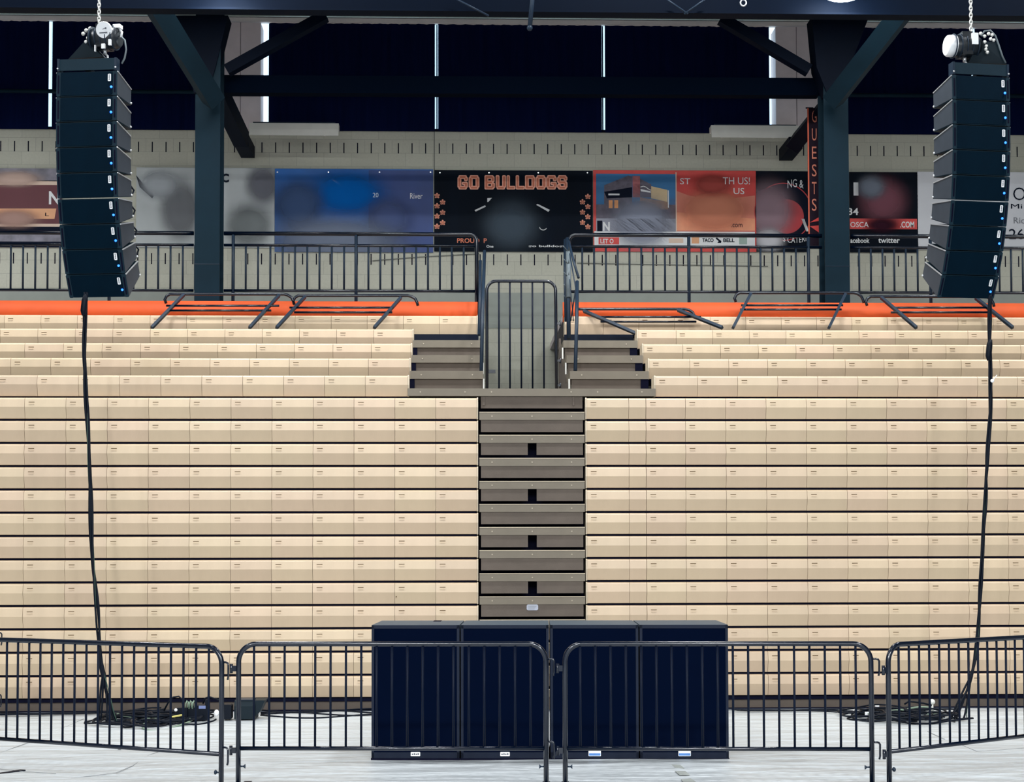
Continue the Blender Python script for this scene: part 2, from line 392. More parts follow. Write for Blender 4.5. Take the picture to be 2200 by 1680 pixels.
# big braces running up and outward over the seats
def brace(a, ya, bb, yb, w, h, label, m=STEEL):
    c = MB(); c.bar(at(*a, Y=ya), at(*bb, Y=yb), w, h, (0, -1, .15)); return steel('steel_brace', c, label, 'steel brace', 'diagonal steel braces', m)
brace((459, 215), 21.15, (324, -5), 19.3, .235, .2, 'thick diagonal steel brace rising to the upper left from the left column')
brace((1790, 215), 21.15, (1962, -5), 19.3, .225, .2, 'thick diagonal steel brace rising to the upper right from the right column')
brace((488, 152), 21.5, (700, 34), 21.5, .14, .12, 'slim diagonal brace rising inward from the left column head', STEELD)
brace((1738, 152), 21.5, (1548, 40), 21.5, .14, .12, 'slim diagonal brace rising inward from the right column head', STEELD)
brace((466, 190), 21.9, (519, 300), 23.6, .23, .2, 'short knee brace sloping down to the wall beside the left column', STEELD)
brace((1786, 215), 21.9, (1709, 308), 23.6, .23, .2, 'short knee brace sloping down to the wall beside the right column', STEELD)
for (px, py, lab) in ((519, 302, 'left'), (1709, 308, 'right')):
    P = at(px, py, Y=23.62); c = MB(); c.box(P.x-.1, P.x+.1, 23.6, YW-.125, P.z-.08, P.z+.09); steel('wall_bracket', c, 'dark bracket block holding the knee brace end on the wall beside the %s column' % lab, 'bracket', 'knee brace brackets', STEELD)
c = MB(); c.bar(at(484, 184, Y=21.75), at(1757, 190, Y=21.75), .18, .235); steel('tie_beam', c, 'dark horizontal steel beam tying the two column heads together', 'steel beam', None, STEELK)
c = MB(); A = at(-60, 195, Y=24.2); B = at(2300, 207, Y=24.2); c.tube([A, B], .03, 10); steel('curtain_pipe', c, 'thin horizontal pipe running across the black window curtains', 'pipe')
# large top girder across the view
c = MB(); A = at(-500, 16, Y=18.9); B = at(2700, 20, Y=18.9); zt = at(1100, 37, Y=18.98).z+.09
c.box(A.x, B.x, 18.87, 18.89, zt-.07, zt+1.9); c.box(A.x, B.x, 18.78, 18.98, zt-.09, zt-.065); c.box(A.x, B.x, 18.78, 18.98, zt+1.9, zt+1.93)  # web carried up out of view to shade the back wall
steel('roof_girder', c, 'deep dark roof girder spanning the top of the view', 'steel beam', None, STEELG)
c = MB(); c.tube([at(1149, -60, Y=18.4), at(1138, 60, Y=18.4)], .026, 10); c.sphere(at(1138, 60, Y=18.4), .034, 0, 8)
steel('hanging_pipe', c, 'short dark pipe hanging from the roof girder above the middle', 'pipe', None, RAIL)
c = MB(); R_ = at(1597, 6, Y=18.4)
c.tube([(R_.x+.033*math.cos(a), R_.y, R_.z+.036*math.sin(a)) for a in [k*PI/8 for k in range(17)]], .009, 8, cap=False)
c.tube([(R_.x, R_.y, R_.z+.04), (R_.x, R_.y, R_.z+.5)], .008, 8)
tag(c.build('ring_shackle', SILVER), 'small bright ring shackle hanging at the top right of centre', 'shackle')
for (a, b2, lab) in (((965, -10), (1050, 34), 'thin roof brace crossing above the girder, left of the hanging pipe'), ((1420, -10), (1478, 30), 'thin roof brace crossing above the girder, right of the hanging pipe'), ((1530, -12), (1470, 30), 'thin roof brace leaning left above the girder near the ring shackle')):
    c = MB(); c.tube([at(*a, Y=18.7), at(*b2, Y=18.72)], .012, 6); steel('roof_brace', c, lab, 'steel brace', None, RAIL)

# wall lights (white troughs)
for i, (x0, x1, y0, y1) in enumerate(((535, 727, 263, 290), (1529, 1719, 268, 295))):
    Yl = 23.75; P0, P1 = at(x0, y1, Y=Yl), at(x1, y0, Y=Yl)
    t = thing('wall_light', ((P0.x+P1.x)/2, Yl, P0.z), 'long white trough light under the curtains beside the %s column, switched off' % ('left', 'right')[i], 'light fixture', 'white trough lights')
    H = P1.z-P0.z; e = .05
    c = MB(); c.prismx([(Yl, P0.z), (Yl+.012, P0.z), (Yl+.06, P0.z+H*.55), (Yl+.22, P0.z+H*.55), (Yl+.22, P0.z+H), (Yl+.05, P0.z+H), (Yl+.02, P0.z+H*.5)], P0.x, P1.x); c.build('reflector', WHITE, t)
    c = MB(); c.box(P0.x+.05, P1.x-.05, Yl+.04, Yl+.2, P1.z, P1.z+.012); c.build('top_cover', RAIL, t)
    for q in (.2, .8):
        X = P0.x+(P1.x-P0.x)*q; c = MB(); c.box(X-.015, X+.015, Yl+.2, YW, P1.z-.02, P1.z); c.build('bracket', WHITE2, t)

# ---------------------------------------------------------------- banners
YB = YW-.03
RECT = {}
def banner(name, px0, px1, py0, py1, m, label, wav=.01, yb=YB):
    P0 = at(px0, py1, Y=yb); P1 = at(px1, py0, Y=yb)
    t = thing(name, ((P0.x+P1.x)/2, yb, P0.z), label, 'banner', 'banners on the back wall')
    c = MB(); n = 40; vv = []
    for k in range(n+1):
        X = P0.x+(P1.x-P0.x)*k/n; d = 0
        vv += [(X, yb+d, P0.z), (X, yb+d, P1.z), (X, yb+.008, P0.z), (X, yb+.008, P1.z)]
    fs = []
    for k in range(n):
        o = 4*k; fs += [(o, o+4, o+5, o+1), (o+2, o+3, o+7, o+6), (o+1, o+5, o+7, o+3), (o, o+2, o+6, o+4)]
    fs += [(0, 1, 3, 2), (4*n, 4*n+2, 4*n+3, 4*n+1)]
    c.add(vv, fs); c.build('banner_sheet', m, t)
    RECT[t.name] = (P0.x, P1.x, P0.z, P1.z)
    return t
def pr(t, name, px0, px1, py0, py1, m, lift=.004):
    Y = YB-lift; P0 = at(px0, py1, Y=Y); P1 = at(px1, py0, Y=Y)
    c = MB(); c.box(P0.x, P1.x, Y, Y+.002, P0.z, P1.z); return c.build(name, m, t)
def poly(t, name, pts, m, lift=.004):
    Y = YB-lift; P = [at(x, y, Y=Y) for x, y in pts]
    c = MB(); c.prism([(p.x, p.z) for p in P], Y, Y+.002); return c.build(name, m, t)
def tx(t, body, px0, px1, py0, py1, m, lift=.008, off=0.0, name='lettering', arc=0, rot=0):
    Y = YB-lift; P0 = at(px0, py1, Y=Y); P1 = at(px1, py0, Y=Y)
    return text(name, body, P0.x, P1.x, P0.z, P1.z, Y, m, t, off, .002, arc, rot)
def patch_material(col, rx, rz):
    """soft colour standing in for blurred-out print, fading from its centre"""
    m = bpy.data.materials.new('blurred_spot'); m.use_nodes = True
    nt = m.node_tree; b = nt.nodes['Principled BSDF']
    b.inputs['Base Color'].default_value = (*s(*col), 1); b.inputs['Roughness'].default_value = .8; b.inputs['Specular IOR Level'].default_value = .05
    tc = nt.nodes.new('ShaderNodeTexCoord'); mp = nt.nodes.new('ShaderNodeMapping'); mp.inputs['Scale'].default_value = (1/rx, 0, 1/rz)
    nt.links.new(tc.outputs['Object'], mp.inputs['Vector'])
    ln = nt.nodes.new('ShaderNodeVectorMath'); ln.operation = 'LENGTH'; nt.links.new(mp.outputs[0], ln.inputs[0])
    mr = nt.nodes.new('ShaderNodeMapRange'); mr.interpolation_type = 'SMOOTHERSTEP'; mr.inputs[1].default_value = .12; mr.inputs[2].default_value = 1
    mr.inputs[3].default_value = .95; mr.inputs[4].default_value = 0; nt.links.new(ln.outputs['Value'], mr.inputs[0])
    nt.links.new(mr.outputs[0], b.inputs['Alpha'])
    return m
def patch(t, px, py, rx, ry, col, lift=.012):
    Y = YB-lift*.5; c = at(px, py, Y=Y); x0, x1, z0, z1 = RECT[t.name]; RX, RZ = rx*1.15/145, ry*1.15/145
    a, b2, zz0, zz1 = max(c.x-RX, x0), min(c.x+RX, x1), max(c.z-RZ, z0), min(c.z+RZ, z1)
    q = MB(); q.add([(a-c.x, 0, zz0-c.z), (b2-c.x, 0, zz0-c.z), (b2-c.x, 0, zz1-c.z), (a-c.x, 0, zz1-c.z)], [(0, 1, 2, 3)])
    o = q.build('blur_patch', patch_material(col, RX, RZ), t, True); o.location = c-t.location
    return o
def grommets(t, px0, px1, py, n=4):
    for k in range(n):
        p = at(px0+(px1-px0)*k/(n-1), py, Y=YB-.004); c = MB(); c.tube([(p.x, p.y, p.z), (p.x, p.y-.004, p.z)], .012, 10); c.build('grommet', SILVER, t)

t = banner('wall_banner', -160, 133, 362, 530, BRICKR, 'maroon and tan sponsor banner behind the left line array at the left edge')
pr(t, 'marble_print', -160, 133, 362, 388, MARB); pr(t, 'cream_print', -160, 133, 388, 396, PINKC)
poly(t, 'tan_print', [(-160, 448), (121, 448), (117, 470), (-160, 470)], TANP); pr(t, 'cream_stripe', -160, 133, 481, 486, PINKC)
pr(t, 'black_stripe', -160, 133, 487, 530, DARKP); pr(t, 'marble_strip', -160, 133, 500, 518, MARB, .006)
patch(t, 32, 384, 72, 22, (196, 170, 158))
patch(t, 30, 470, 70, 26, (170, 138, 128))
tx(t, 'N', 105, 128, 411, 439, WHITEP, off=.03); tx(t, 'L', 97, 105, 457, 464, DARKP)
t = banner('wall_banner', 292, 590, 361, 531, GREYB, 'pale grey banner partly behind the left column')
poly(t, 'dark_wedge', [(292, 376), (330, 421), (327, 426), (300, 402)], DARKP); tx(t, 'C', 476, 492, 373, 392, DARKP, off=.04)
patch(t, 388, 450, 56, 84, (116, 119, 124))
patch(t, 342, 396, 54, 40, (170, 176, 182), .014)
patch(t, 535, 485, 66, 60, (120, 126, 128))
patch(t, 565, 395, 46, 56, (112, 114, 124), .014)
t = banner('wall_banner', 590, 930.5, 364, 541, BLUE1, 'blue sponsor banner between the left column and the Go Bulldogs banner')
pr(t, 'navy_print', 792, 930, 366, 541, BLUE2); patch(t, 745, 415, 110, 64, (6, 100, 186), .009)
patch(t, 720, 520, 190, 72, (118, 128, 148), .014)
patch(t, 640, 440, 70, 70, (70, 92, 132), .011)
patch(t, 835, 470, 66, 56, (80, 94, 138), .013)
poly(t, 'white_swoosh', [(712, 384.5), (720, 387), (730, 393.5), (739, 402), (736, 403.5), (727, 396.5), (718, 390)], WHITEP)
tx(t, '20', 801, 813, 414, 424, WHITEP, off=.0); tx(t, 'River', 881, 908, 415, 427, WHITEP); grommets(t, 596, 925, 370)
# Go Bulldogs
t = banner('go_bulldogs_banner', 933, 1273, 367, 540, BLACKBAN, 'black Go Bulldogs banner with orange letters in the middle of the wall')
word = [('G', 984, 1004), ('O', 1008, 1029), ('B', 1042, 1062), ('U', 1066, 1086), ('L', 1089.5, 1106), ('L', 1109, 1126.5), ('D', 1129, 1149), ('O', 1152, 1172), ('G', 1174.5, 1195), ('S', 1198, 1218)]
def block_letter(t, ch, a, b2, y0, y1, m, lift, g):
    """squared collegiate letter from straight strokes"""
    st = (b2-a)*.30; hy = 5.6; c = (b2-a)*.18
    P = {'L': [(a, y0, a+st, y1), (a, y1-hy, b2, y1)], 'U': [(a, y0, a+st, y1-c), (b2-st, y0, b2, y1-c), (a+c*.6, y1-hy, b2-c*.6, y1)],
         'O': [(a, y0+c, a+st, y1-c), (b2-st, y0+c, b2, y1-c), (a+c*.6, y0, b2-c*.6, y0+hy), (a+c*.6, y1-hy, b2-c*.6, y1)],
         'D': [(a, y0, a+st, y1), (b2-st, y0+c, b2, y1-c), (a, y0, b2-c*.6, y0+hy), (a, y1-hy, b2-c*.6, y1)],
         'B': [(a, y0, a+st, y1), (b2-st, y0+c*.6, b2-.5, (y0+y1)/2-1.5), (b2-st, (y0+y1)/2+1.5, b2, y1-c*.6), (a, y0, b2-c*.7, y0+hy), (a, y1-hy, b2-c*.6, y1), (a, (y0+y1)/2-hy/2, b2-c, (y0+y1)/2+hy/2)],
         'G': [(a, y0+c, a+st, y1-c), (a+c*.6, y0, b2-c*.6, y0+hy), (a+c*.6, y1-hy, b2-c*.6, y1), (b2-st, y0+c, b2, y0+hy+5), (b2-st, (y0+y1)/2, b2, y1-c), (b2-st*1.8, (y0+y1)/2, b2, (y0+y1)/2+hy*.8)],
         'S': [(a, y0+c, a+st, (y0+y1)/2), (b2-st, (y0+y1)/2, b2, y1-c), (a+c*.6, y0, b2-c*.6, y0+hy), (a+c*.6, y1-hy, b2-c*.6, y1), (a+c*.5, (y0+y1)/2-hy/2, b2-c*.5, (y0+y1)/2+hy/2), (b2-st, y0+c*.8, b2, y0+hy+4), (a, y1-hy-4, a+st, y1-c*.8)]}[ch]
    Y = YB-lift; bb = MB()
    for k, (x0, yy0, x1, yy1) in enumerate(P):
        p0 = at(x0-g, yy1+g, Y=Y); p1 = at(x1+g, yy0-g, Y=Y); bb.box(p0.x, p1.x, Y-.0002*k, Y+.001, p0.z, p1.z, 0, bev=.012)
    return bb
for ch, a, b2 in word:
    o = block_letter(t, ch, a, b2, 377.5, 406, None, .006, 1.1).build('letter', SALML, t)
    block_letter(t, ch, a, b2, 377.5, 406, None, .010, -1.0).build('letter_fill', SALM, o)
def paw(t, px, py, r=5.6):
    c = at(px, py, Y=YB-.006); q = r/145
    b = MB()
    b.tube([(c.x, c.y, c.z-.2*q), (c.x, c.y-.002, c.z-.2*q)], q*.72, 12)
    for k in range(5):
        a = PI*(.5+(k-2)*.38); b.tube([(c.x+q*.78*math.cos(a), c.y, c.z+q*.78*math.sin(a)-.1*q), (c.x+q*.78*math.cos(a), c.y-.002, c.z+q*.78*math.sin(a)-.1*q)], q*.36, 8)
    b.tube([(c.x, c.y-.002, c.z-.15*q), (c.x, c.y-.003, c.z-.15*q)], q*.4, 8, 1)
    b.build('paw_mark', [PAW, SALM], t)
for k in range(4):
    paw(t, 939, 420+k*22); paw(t, 1263, 422+k*21.6); 
for k in range(3):
    paw(t, 951, 434+k*22); paw(t, 1251.5, 433.5+k*22)
poly(t, 'white_bar', [(1019.5, 451.5), (1042, 441), (1044, 444), (1022, 454.5)], WHITEP); poly(t, 'white_bar', [(1152, 440), (1155, 438), (1181.5, 451), (1178, 455)], WHITEP)
patch(t, 1098, 482, 80, 74, (70, 82, 94))
poly(t, 'white_mark', [(1047, 425.5), (1057, 425), (1050, 433), (1047, 434)], WHITEP, .007)
c = MB(); cc = at(1167, 487, Y=YB-.007); c.tube([(cc.x+.055*math.cos(a), cc.y, cc.z+.05*math.sin(a)) for a in [PI*1.05+k*PI*.8/8 for k in range(9)]], .006, 6); c.build('white_curl', WHITEP, t)
tx(t, 'PROUD  P', 982, 1046, 512, 522, SALM, off=.02)
tx(t, 'One', 1045, 1060, 526.5, 532, WHITEP, off=.02); tx(t, 'go bulldogs', 1135, 1215, 526.5, 532, WHITEP, off=.02); grommets(t, 945, 1262, 371)
# restaurant banner
t = banner('wall_banner', 1275, 1624, 367, 540, RED, 'red and white restaurant banner with a building picture, right of Go Bulldogs')
pr(t, 'sky_print', 1281, 1452, 374, 450, SKYP); pr(t, 'ground_print', 1281, 1452, 440, 476, BRICKP, .005)
poly(t, 'building_print', [(1298, 398), (1350, 377), (1358, 380), (1358, 448), (1298, 448)], BRICKP, .006)
poly(t, 'canopy_print', [(1298, 412), (1358, 402), (1358, 424), (1304, 426)], DARKP, .0075)
pr(t, 'tower_print', 1359, 1375, 378, 424, TOWERP, .007); poly(t, 'wing_print', [(1375, 384), (1399, 396), (1399, 424), (1375, 424)], BRICKP, .006)
poly(t, 'cream_wall_print', [(1399, 400), (1434, 408), (1434, 434), (1399, 426)], CREAMP, .006); poly(t, 'lower_wall_print', [(1375, 424), (1436, 434), (1436, 450), (1375, 450)], mat('shop', s(150, 118, 96), .6, var=.3, vs_=9), .006)
for px in (1308, 1320): pr(t, 'lit_window_print', px, px+8, 430, 447, WINP, .008)
pr(t, 'white_sign', 1307, 1331, 416, 419.5, WHITEP, .009)
pr(t, 'pale_post', 1435, 1437, 409, 446, WHITEP, .009)
poly(t, 'white_stripe', [(1376, 406), (1398, 411), (1398, 414), (1377, 411)], WHITEP, .009)
c = MB(); c.tube([at(x, y, Y=YB-.01) for x, y in ((1376, 402), (1382, 400), (1388, 402), (1393, 406), (1399, 409))], .007, 6); c.build('white_arc', WHITEP, t)
pr(t, 'haze_print', 1281, 1452, 470, 497, GREYP, .007)
pr(t, 'navy_block', 1283, 1294, 474, 497, DARKP, .0085); tx(t, 'N', 1295.5, 1310, 477, 496, WHITEP, .010, off=.03)
poly(t, 'salmon_print', [(1453, 410), (1480, 420), (1540, 430), (1622, 420), (1622, 497), (1453, 497)], REDF); poly(t, 'peach_print', [(1453, 456), (1622, 470), (1622, 495), (1453, 495)], PEACH, .006)
pr(t, 'white_divider', 1452, 1453.5, 370, 498, PINKC, .009)
tx(t, 'ST', 1461, 1483, 383, 396, WHITEP); tx(t, 'TH US!', 1553, 1611, 381, 396, WHITEP); tx(t, 'US', 1576, 1599, 404, 417, WHITEP); tx(t, '.com', 1571, 1595, 481, 488, DARKP)
pr(t, 'white_strip', 1277, 1622, 498, 530, WHITEP, .006); pr(t, 'red_strip', 1286, 1330, 510, 525, RED, .008); tx(t, 'LET O', 1290, 1318, 513, 523, WHITEP, .011, off=.02)
pr(t, 'orange_square', 1486, 1502, 509.5, 523, TANP, .008); pr(t, 'green_square', 1588, 1605, 510, 525, mat('sage', s(150, 170, 162), .6), .008); pr(t, 'tan_mark', 1437, 1468, 512, 522, PINKC, .008)
patch(t, 1378, 478, 86, 74, (146, 152, 170), .014)
patch(t, 1535, 452, 100, 62, (206, 132, 106), .014)
patch(t, 1530, 396, 56, 30, (170, 78, 72), .016)
tx(t, 'TACO', 1509, 1533, 512, 520, DARKP, .009, off=.03); tx(t, 'BELL', 1554, 1578, 512, 520, DARKP, .009, off=.03)
poly(t, 'bell_mark', [(1537, 512), (1540, 510), (1550, 518), (1549, 522), (1541, 522), (1544, 518)], DARKP, .009)
# catering banner
t = banner('wall_banner', 1625, 1736, 368, 541, BLACKBAN, 'black and red round catering banner left of the right column')
c = MB(); cc = at(1683, 455, Y=YB-.005); c.tube([(cc.x, cc.y, cc.z), (cc.x, cc.y-.0015, cc.z)], .44, 40); c.build('red_ring', REDD, t)
c = MB(); cc = at(1683, 455, Y=YB-.007); c.tube([(cc.x, cc.y, cc.z), (cc.x, cc.y-.0015, cc.z)], .425, 40); c.build('black_disc', DARKP, t)
c = MB(); cc = at(1690, 465, Y=YB-.009); c.tube([(cc.x, cc.y, cc.z), (cc.x, cc.y-.0015, cc.z)], .26, 32); c.build('red_disc', REDD, t)
patch(t, 1652, 452, 72, 82, (152, 128, 138), .024)
patch(t, 1652, 516, 42, 32, (206, 206, 212), .026)
tx(t, 'NG &', 1692, 1726, 385, 402, WHITEP, .012, arc=.02); tx(t, "'S CATERI", 1680, 1732, 509, 522, WHITEP, .012, arc=-.03)
poly(t, 'white_triangle', [(1722, 470), (1728, 470), (1738, 497), (1732, 497)], WHITEP, .012)
# vertical guests banner hung beside the right column
Yg = 22.25
P0 = at(1737, 528, Y=Yg); P1 = at(1765, 232, Y=Yg)
t = thing('pole_banner', ((P0.x+P1.x)/2, Yg, P0.z), 'narrow vertical dark red banner reading GUESTS beside the right column', 'banner')
c = MB(); c.box(P0.x, P1.x, Yg, Yg+.01, P0.z, P1.z); c.build('banner_sheet', mat('dark_maroon_banner', s(30, 18, 32), .6, var=.2, spec=.1), t)
c = MB(); c.box(P0.x, P0.x+.018, Yg-.004, Yg, P0.z, P1.z); c.build('orange_edge', mat('rust_edge', s(214, 96, 66), .5), t)
c = MB(); c.tube([(P0.x-.02, Yg+.005, P1.z), (YC and at(1772, 232, Y=YC+.2).x, Yg+.005, P1.z)], .01, 8); c.build('hanging_arm', STEELD, t)
for ch, y in zip('GUESTS', (250, 289, 328, 366, 404, 440)):
    a0 = at(1742.5, y+13, Y=Yg-.006); a1 = at(1755, y-13, Y=Yg-.006)
    text('letter', ch, a0.x+.012, a1.x-.005, a0.z, a1.z, Yg-.006, mat('dull_salmon_letter', s(206, 122, 100), .6), t, .0)
for k, pts in enumerate((((1740, 478), (1762, 465), (1762, 474)), ((1740, 486), (1762, 484), (1760, 500)))):
    P = [at(x, y, Y=Yg-.004) for x, y in pts]; c = MB(); c.prism([(p.x, p.z) for p in P], Yg-.006, Yg); c.build('red_ray', RED, t)
# oscar banner and white banner
t = banner('wall_banner', 1826, 1971, 370, 542, BLACKBAN, 'black banner with a red stripe and social media names right of the right column')
pr(t, 'red_strip', 1826, 1970, 470, 492, RED); tx(t, 'OSCA', 1827, 1866, 477, 488, WHITEP); tx(t, '.COM', 1934, 1964, 476, 489, WHITEP, off=.02)
tx(t, 'acebook', 1827, 1868, 511, 522, WHITEP, off=.02); tx(t, 'twitter', 1887, 1933, 511, 522, WHITEP, off=.02); tx(t, '34', 1822, 1844, 447, 462, WHITEP, off=.02)
pr(t, 'white_block', 1834, 1844, 392, 420, WHITEP); patch(t, 1897, 432, 68, 66, (124, 78, 90))
patch(t, 1872, 402, 40, 34, (116, 124, 138), .014)
patch(t, 1895, 484, 50, 22, (52, 24, 38), .015)
t = banner('wall_banner', 1972, 2440, 371, 536, mat('white_banner_vinyl', s(206, 208, 214), .5, var=.05, vs_=1.5), 'white banner with black lettering behind the right line array')
tx(t, 'O', 2177, 2203, 403, 430, DARKP, off=-.01); tx(t, 'Mi', 2172, 2196, 438, 448, DARKP); tx(t, 'Ric', 2178, 2201, 467, 480, mat('grey_letter', s(120, 124, 132), .5)); tx(t, '26', 2168, 2200, 492, 514, DARKP)

# ---------------------------------------------------------------- bleachers
D = 18.457; RH = .25898; Z0 = 3.503; W = .4572
def seat_mesh(name, w_, slot=True):
    b = MB(); g = .0018; x0, x1 = g, w_-g
    prof = [(.26, 0), (.034, 0), (.022, -.002), (.008, -.009), (.000, -.020), (-.010, -.1065), (.022, -.2335), (.05, -.236), (.26, -.236)]
    prof = prof[::-1]
    b.prismx(prof, x0, x1)
    if slot and w_ > .3:
        sx = .045; yf = -.0045
        b.box(sx, sx+.064, yf-.0015, yf+.01, -.056, -.0485, 1)
        b.box(sx+.002, sx+.062, yf-.007, yf+.01, -.078, -.071, 0)
    return b.mesh(name, [SEAT, SLOT])
M_FULL = seat_mesh('seat_module', W); M_END = seat_mesh('seat_module_end', .476-.0); M_NAR = seat_mesh('seat_module_narrow', .193)
def seat_row(xa, xb, y, z, seams, label, group, endL=False, endR=False, deck=.25):
    t = thing('bleacher_row', ((xa+xb)/2, y, z-.236), label, 'bleacher row', group)
    edges = [xa]+[q for q in seams if xa+.05 < q < xb-.05]+[xb]
    for a, b2 in zip(edges[:-1], edges[1:]):
        wd = b2-a
        me = M_FULL if abs(wd-W) < .004 else (M_NAR if abs(wd-.193) < .004 else None)
        if me is None:
            key = 'seat_module_%d' % round(wd*1000)
            me = bpy.data.meshes.get(key) or seat_mesh(key, wd)
        o = bpy.data.objects.new('seat_module', me); COL.objects.link(o); o.parent = t; o.location = Vector((a, y, z))-t.location
    for flag, X, sg in ((endL, xa, -1), (endR, xb, 1)):
        if flag:
            c = MB(); c.prismx([(.27, -.24), (.016, -.24), (-.016, -.108), (-.004, -.010), (.012, .004), (.27, .004)], min(X, X+sg*.014), max(X, X+sg*.014))
            c.xf(Matrix.Translation((0, y, z))); c.build('end_cap', SEATEND, t)
    c = MB(); c.box(xa+.01, xb-.01, y+.05, y+.10, z-.2575-.001, z-.236); c.build('under_seat_shade', NAVY, t)  # dark strip painted as the shade in the gap below the seats
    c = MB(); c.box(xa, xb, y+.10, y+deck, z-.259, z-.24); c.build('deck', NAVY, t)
    return t
ordn = ['first', 'second', 'third', 'fourth', 'fifth', 'sixth', 'seventh', 'eighth', 'ninth', 'tenth', 'eleventh', 'twelfth', 'thirteenth']
XLe, XRe = -.275+.4572+.004, 1.421
XLs = [-.275-W*k for k in range(0, 18)][::-1]; XRs = [2.53666-.4572-.193+.0, 2.53666-.4572] + [2.53666+W*k for k in range(0, 13)]
XR1 = at(1351, 900, Y=D).x; XR2 = at(1388, 900, Y=D).x
XRs = [XR1, XR2] + [2.53666+W*k for k in range(0, 16)]
for j in range(13):
    z = Z0-.012-RH*j; yy = D+.0-.004*j*0
    n = ordn[12-j]
    seat_row(-.275-16*W, XLe, yy, z, XLs, 'closed tan seat row left of the brown aisle, %s row above the floor' % n, 'closed seat rows left of the aisle', endR=True, deck=.3)
    seat_row(XRe, 2.53666+14*W, yy, z, XRs, 'closed tan seat row right of the brown aisle, %s row above the floor' % n, 'closed seat rows right of the aisle', endL=True, deck=.3)
# dark backing of the closed bank and kick panel
for nm, xa, xb, side in (('a', -.275-16*W, XLe, 'left'), ('b', XRe, 2.53666+14*W, 'right')):
    t = thing('kick_board', ((xa+xb)/2, D, 0), 'brown kick panel with dark rails under the seat bank %s of the aisle' % side, 'kick board', 'kick boards of the seat banks')
    c = MB(); c.box(xa, xb, D+.02, D+.06, .012, .105); c.build('kick_panel', RISER, t)
    c = MB(); c.box(xa, xb, D-.005, D+.05, .105, .134); c.box(xa, xb, D+.0, D+.05, 0, .012); c.build('dark_rail', NAVY, t)
    c = MB(); c.box(xa, xb, D+.32, D+.36, 0, Z0-.3); tag(c.build('bank_backing', NAVY), 'dark backing panel hidden behind the closed seat rows %s of the aisle' % side, 'panel', 'dark backings behind the seat rows')
# centre aisle steps in the closed bank
zn = lambda y: at(1143, y, Y=D).z
AX0, AX1 = at(1030, 1080, Y=D).x, at(1256.5, 1080, Y=D).x
ztop = [zn(885.5)-RH*0-0.2587*k for k in range(0, 13)]
for k, z in enumerate(ztop):
    if z < .1: break
    lab = 'brown aisle step front, %s from the top' % ordn[k]
    t = thing('aisle_step', ((AX0+AX1)/2, D, z-.22), lab + (', with a notched middle' if k in (1, 3, 5, 7) else (', with a grey plate' if k == 8 else '')), 'step', 'brown steps of the centre aisle')
    c = MB(); c.box(AX0, AX1, D, D+.05, z-.087, z); c.build('nosing', STEP, t)
    c = MB(); c.box(AX0, AX1, D-.003, D+.012, z-.004, z+.003); c.build('nosing_edge', SEATEND, t)
    c = MB()
    if k in (1, 3, 5, 7):
        xm = (AX0+AX1)/2+.002
        c.box(AX0+.018, xm-.05, D+.012, D+.05, z-.222, z-.087); c.box(xm+.05, AX1-.018, D+.012, D+.05, z-.222, z-.087)
    else: c.box(AX0+.018, AX1-.018, D+.012, D+.05, z-.222, z-.087)
    c.build('riser_panel', RISER, t)
    for q in (.12, .5, .875):
        X = AX0+(AX1-AX0)*q; c = MB(); c.tube([(X, D+.001, z-.045), (X, D-.004, z-.045)], .008, 8); c.build('screw', SCREW, t)
    if k == 8:
        X = AX0+(AX1-AX0)*.5; c = MB(); c.box(X-.064, X+.064, D+.004, D+.012, z-.153, z-.087, 0, bev=.012); p = c.build('data_plate', mat('grey_plate', s(172, 176, 190), .4), t)
        for q in (0, 1, 2): c = MB(); c.box(X-.05, X+.045-.01*q, D+.0025, D+.004, z-.112-q*.014, z-.107-q*.014); c.build('plate_print', CREASE, p)
t = None
c = MB(); c.box(AX0-.02, AX1+.02, D+.22, D+.26, 0, Z0-.02); tag(c.build('aisle_backing', NAVY), 'dark void panel behind the brown centre aisle steps', 'panel')
# upper open rows
XUL, XUR = -.59, 2.205
VX0, VX1 = at(1040, 820, Y=18.5).x, at(1230, 820, Y=18.5).x          # opening at the head of the aisle
rows = []
for k in range(1, 6):
    Y = D+.05+.6*(k-1); z = at(500, (806, 769, 737, 706, 677)[k-1], Y=Y).z+.0
    rows.append((Y, z))
    xl = XUL if k < 5 else at(1024, 700, Y=Y).x; xr = XUR if k < 5 else at(1216, 700, Y=Y).x
    n = ordn[k-1]
    sm = [(XUL if k < 5 else xl)-.476-W*q for q in range(-2, 18)]
    seat_row(-7.6, xl, Y, z, sorted(sm), 'open tan seat row in the upper left bank, %s above the closed rows' % n, 'open seat rows upper left', endR=True, deck=.62 if k < 5 else .2)
    sm = [(XUR if k < 5 else xr)+.476+W*q for q in range(-2, 20)]
    seat_row(xr, 9.2, Y, z, sorted(sm), 'open tan seat row in the upper right bank, %s above the closed rows' % n, 'open seat rows upper right', endL=True, deck=.62 if k < 5 else .2)
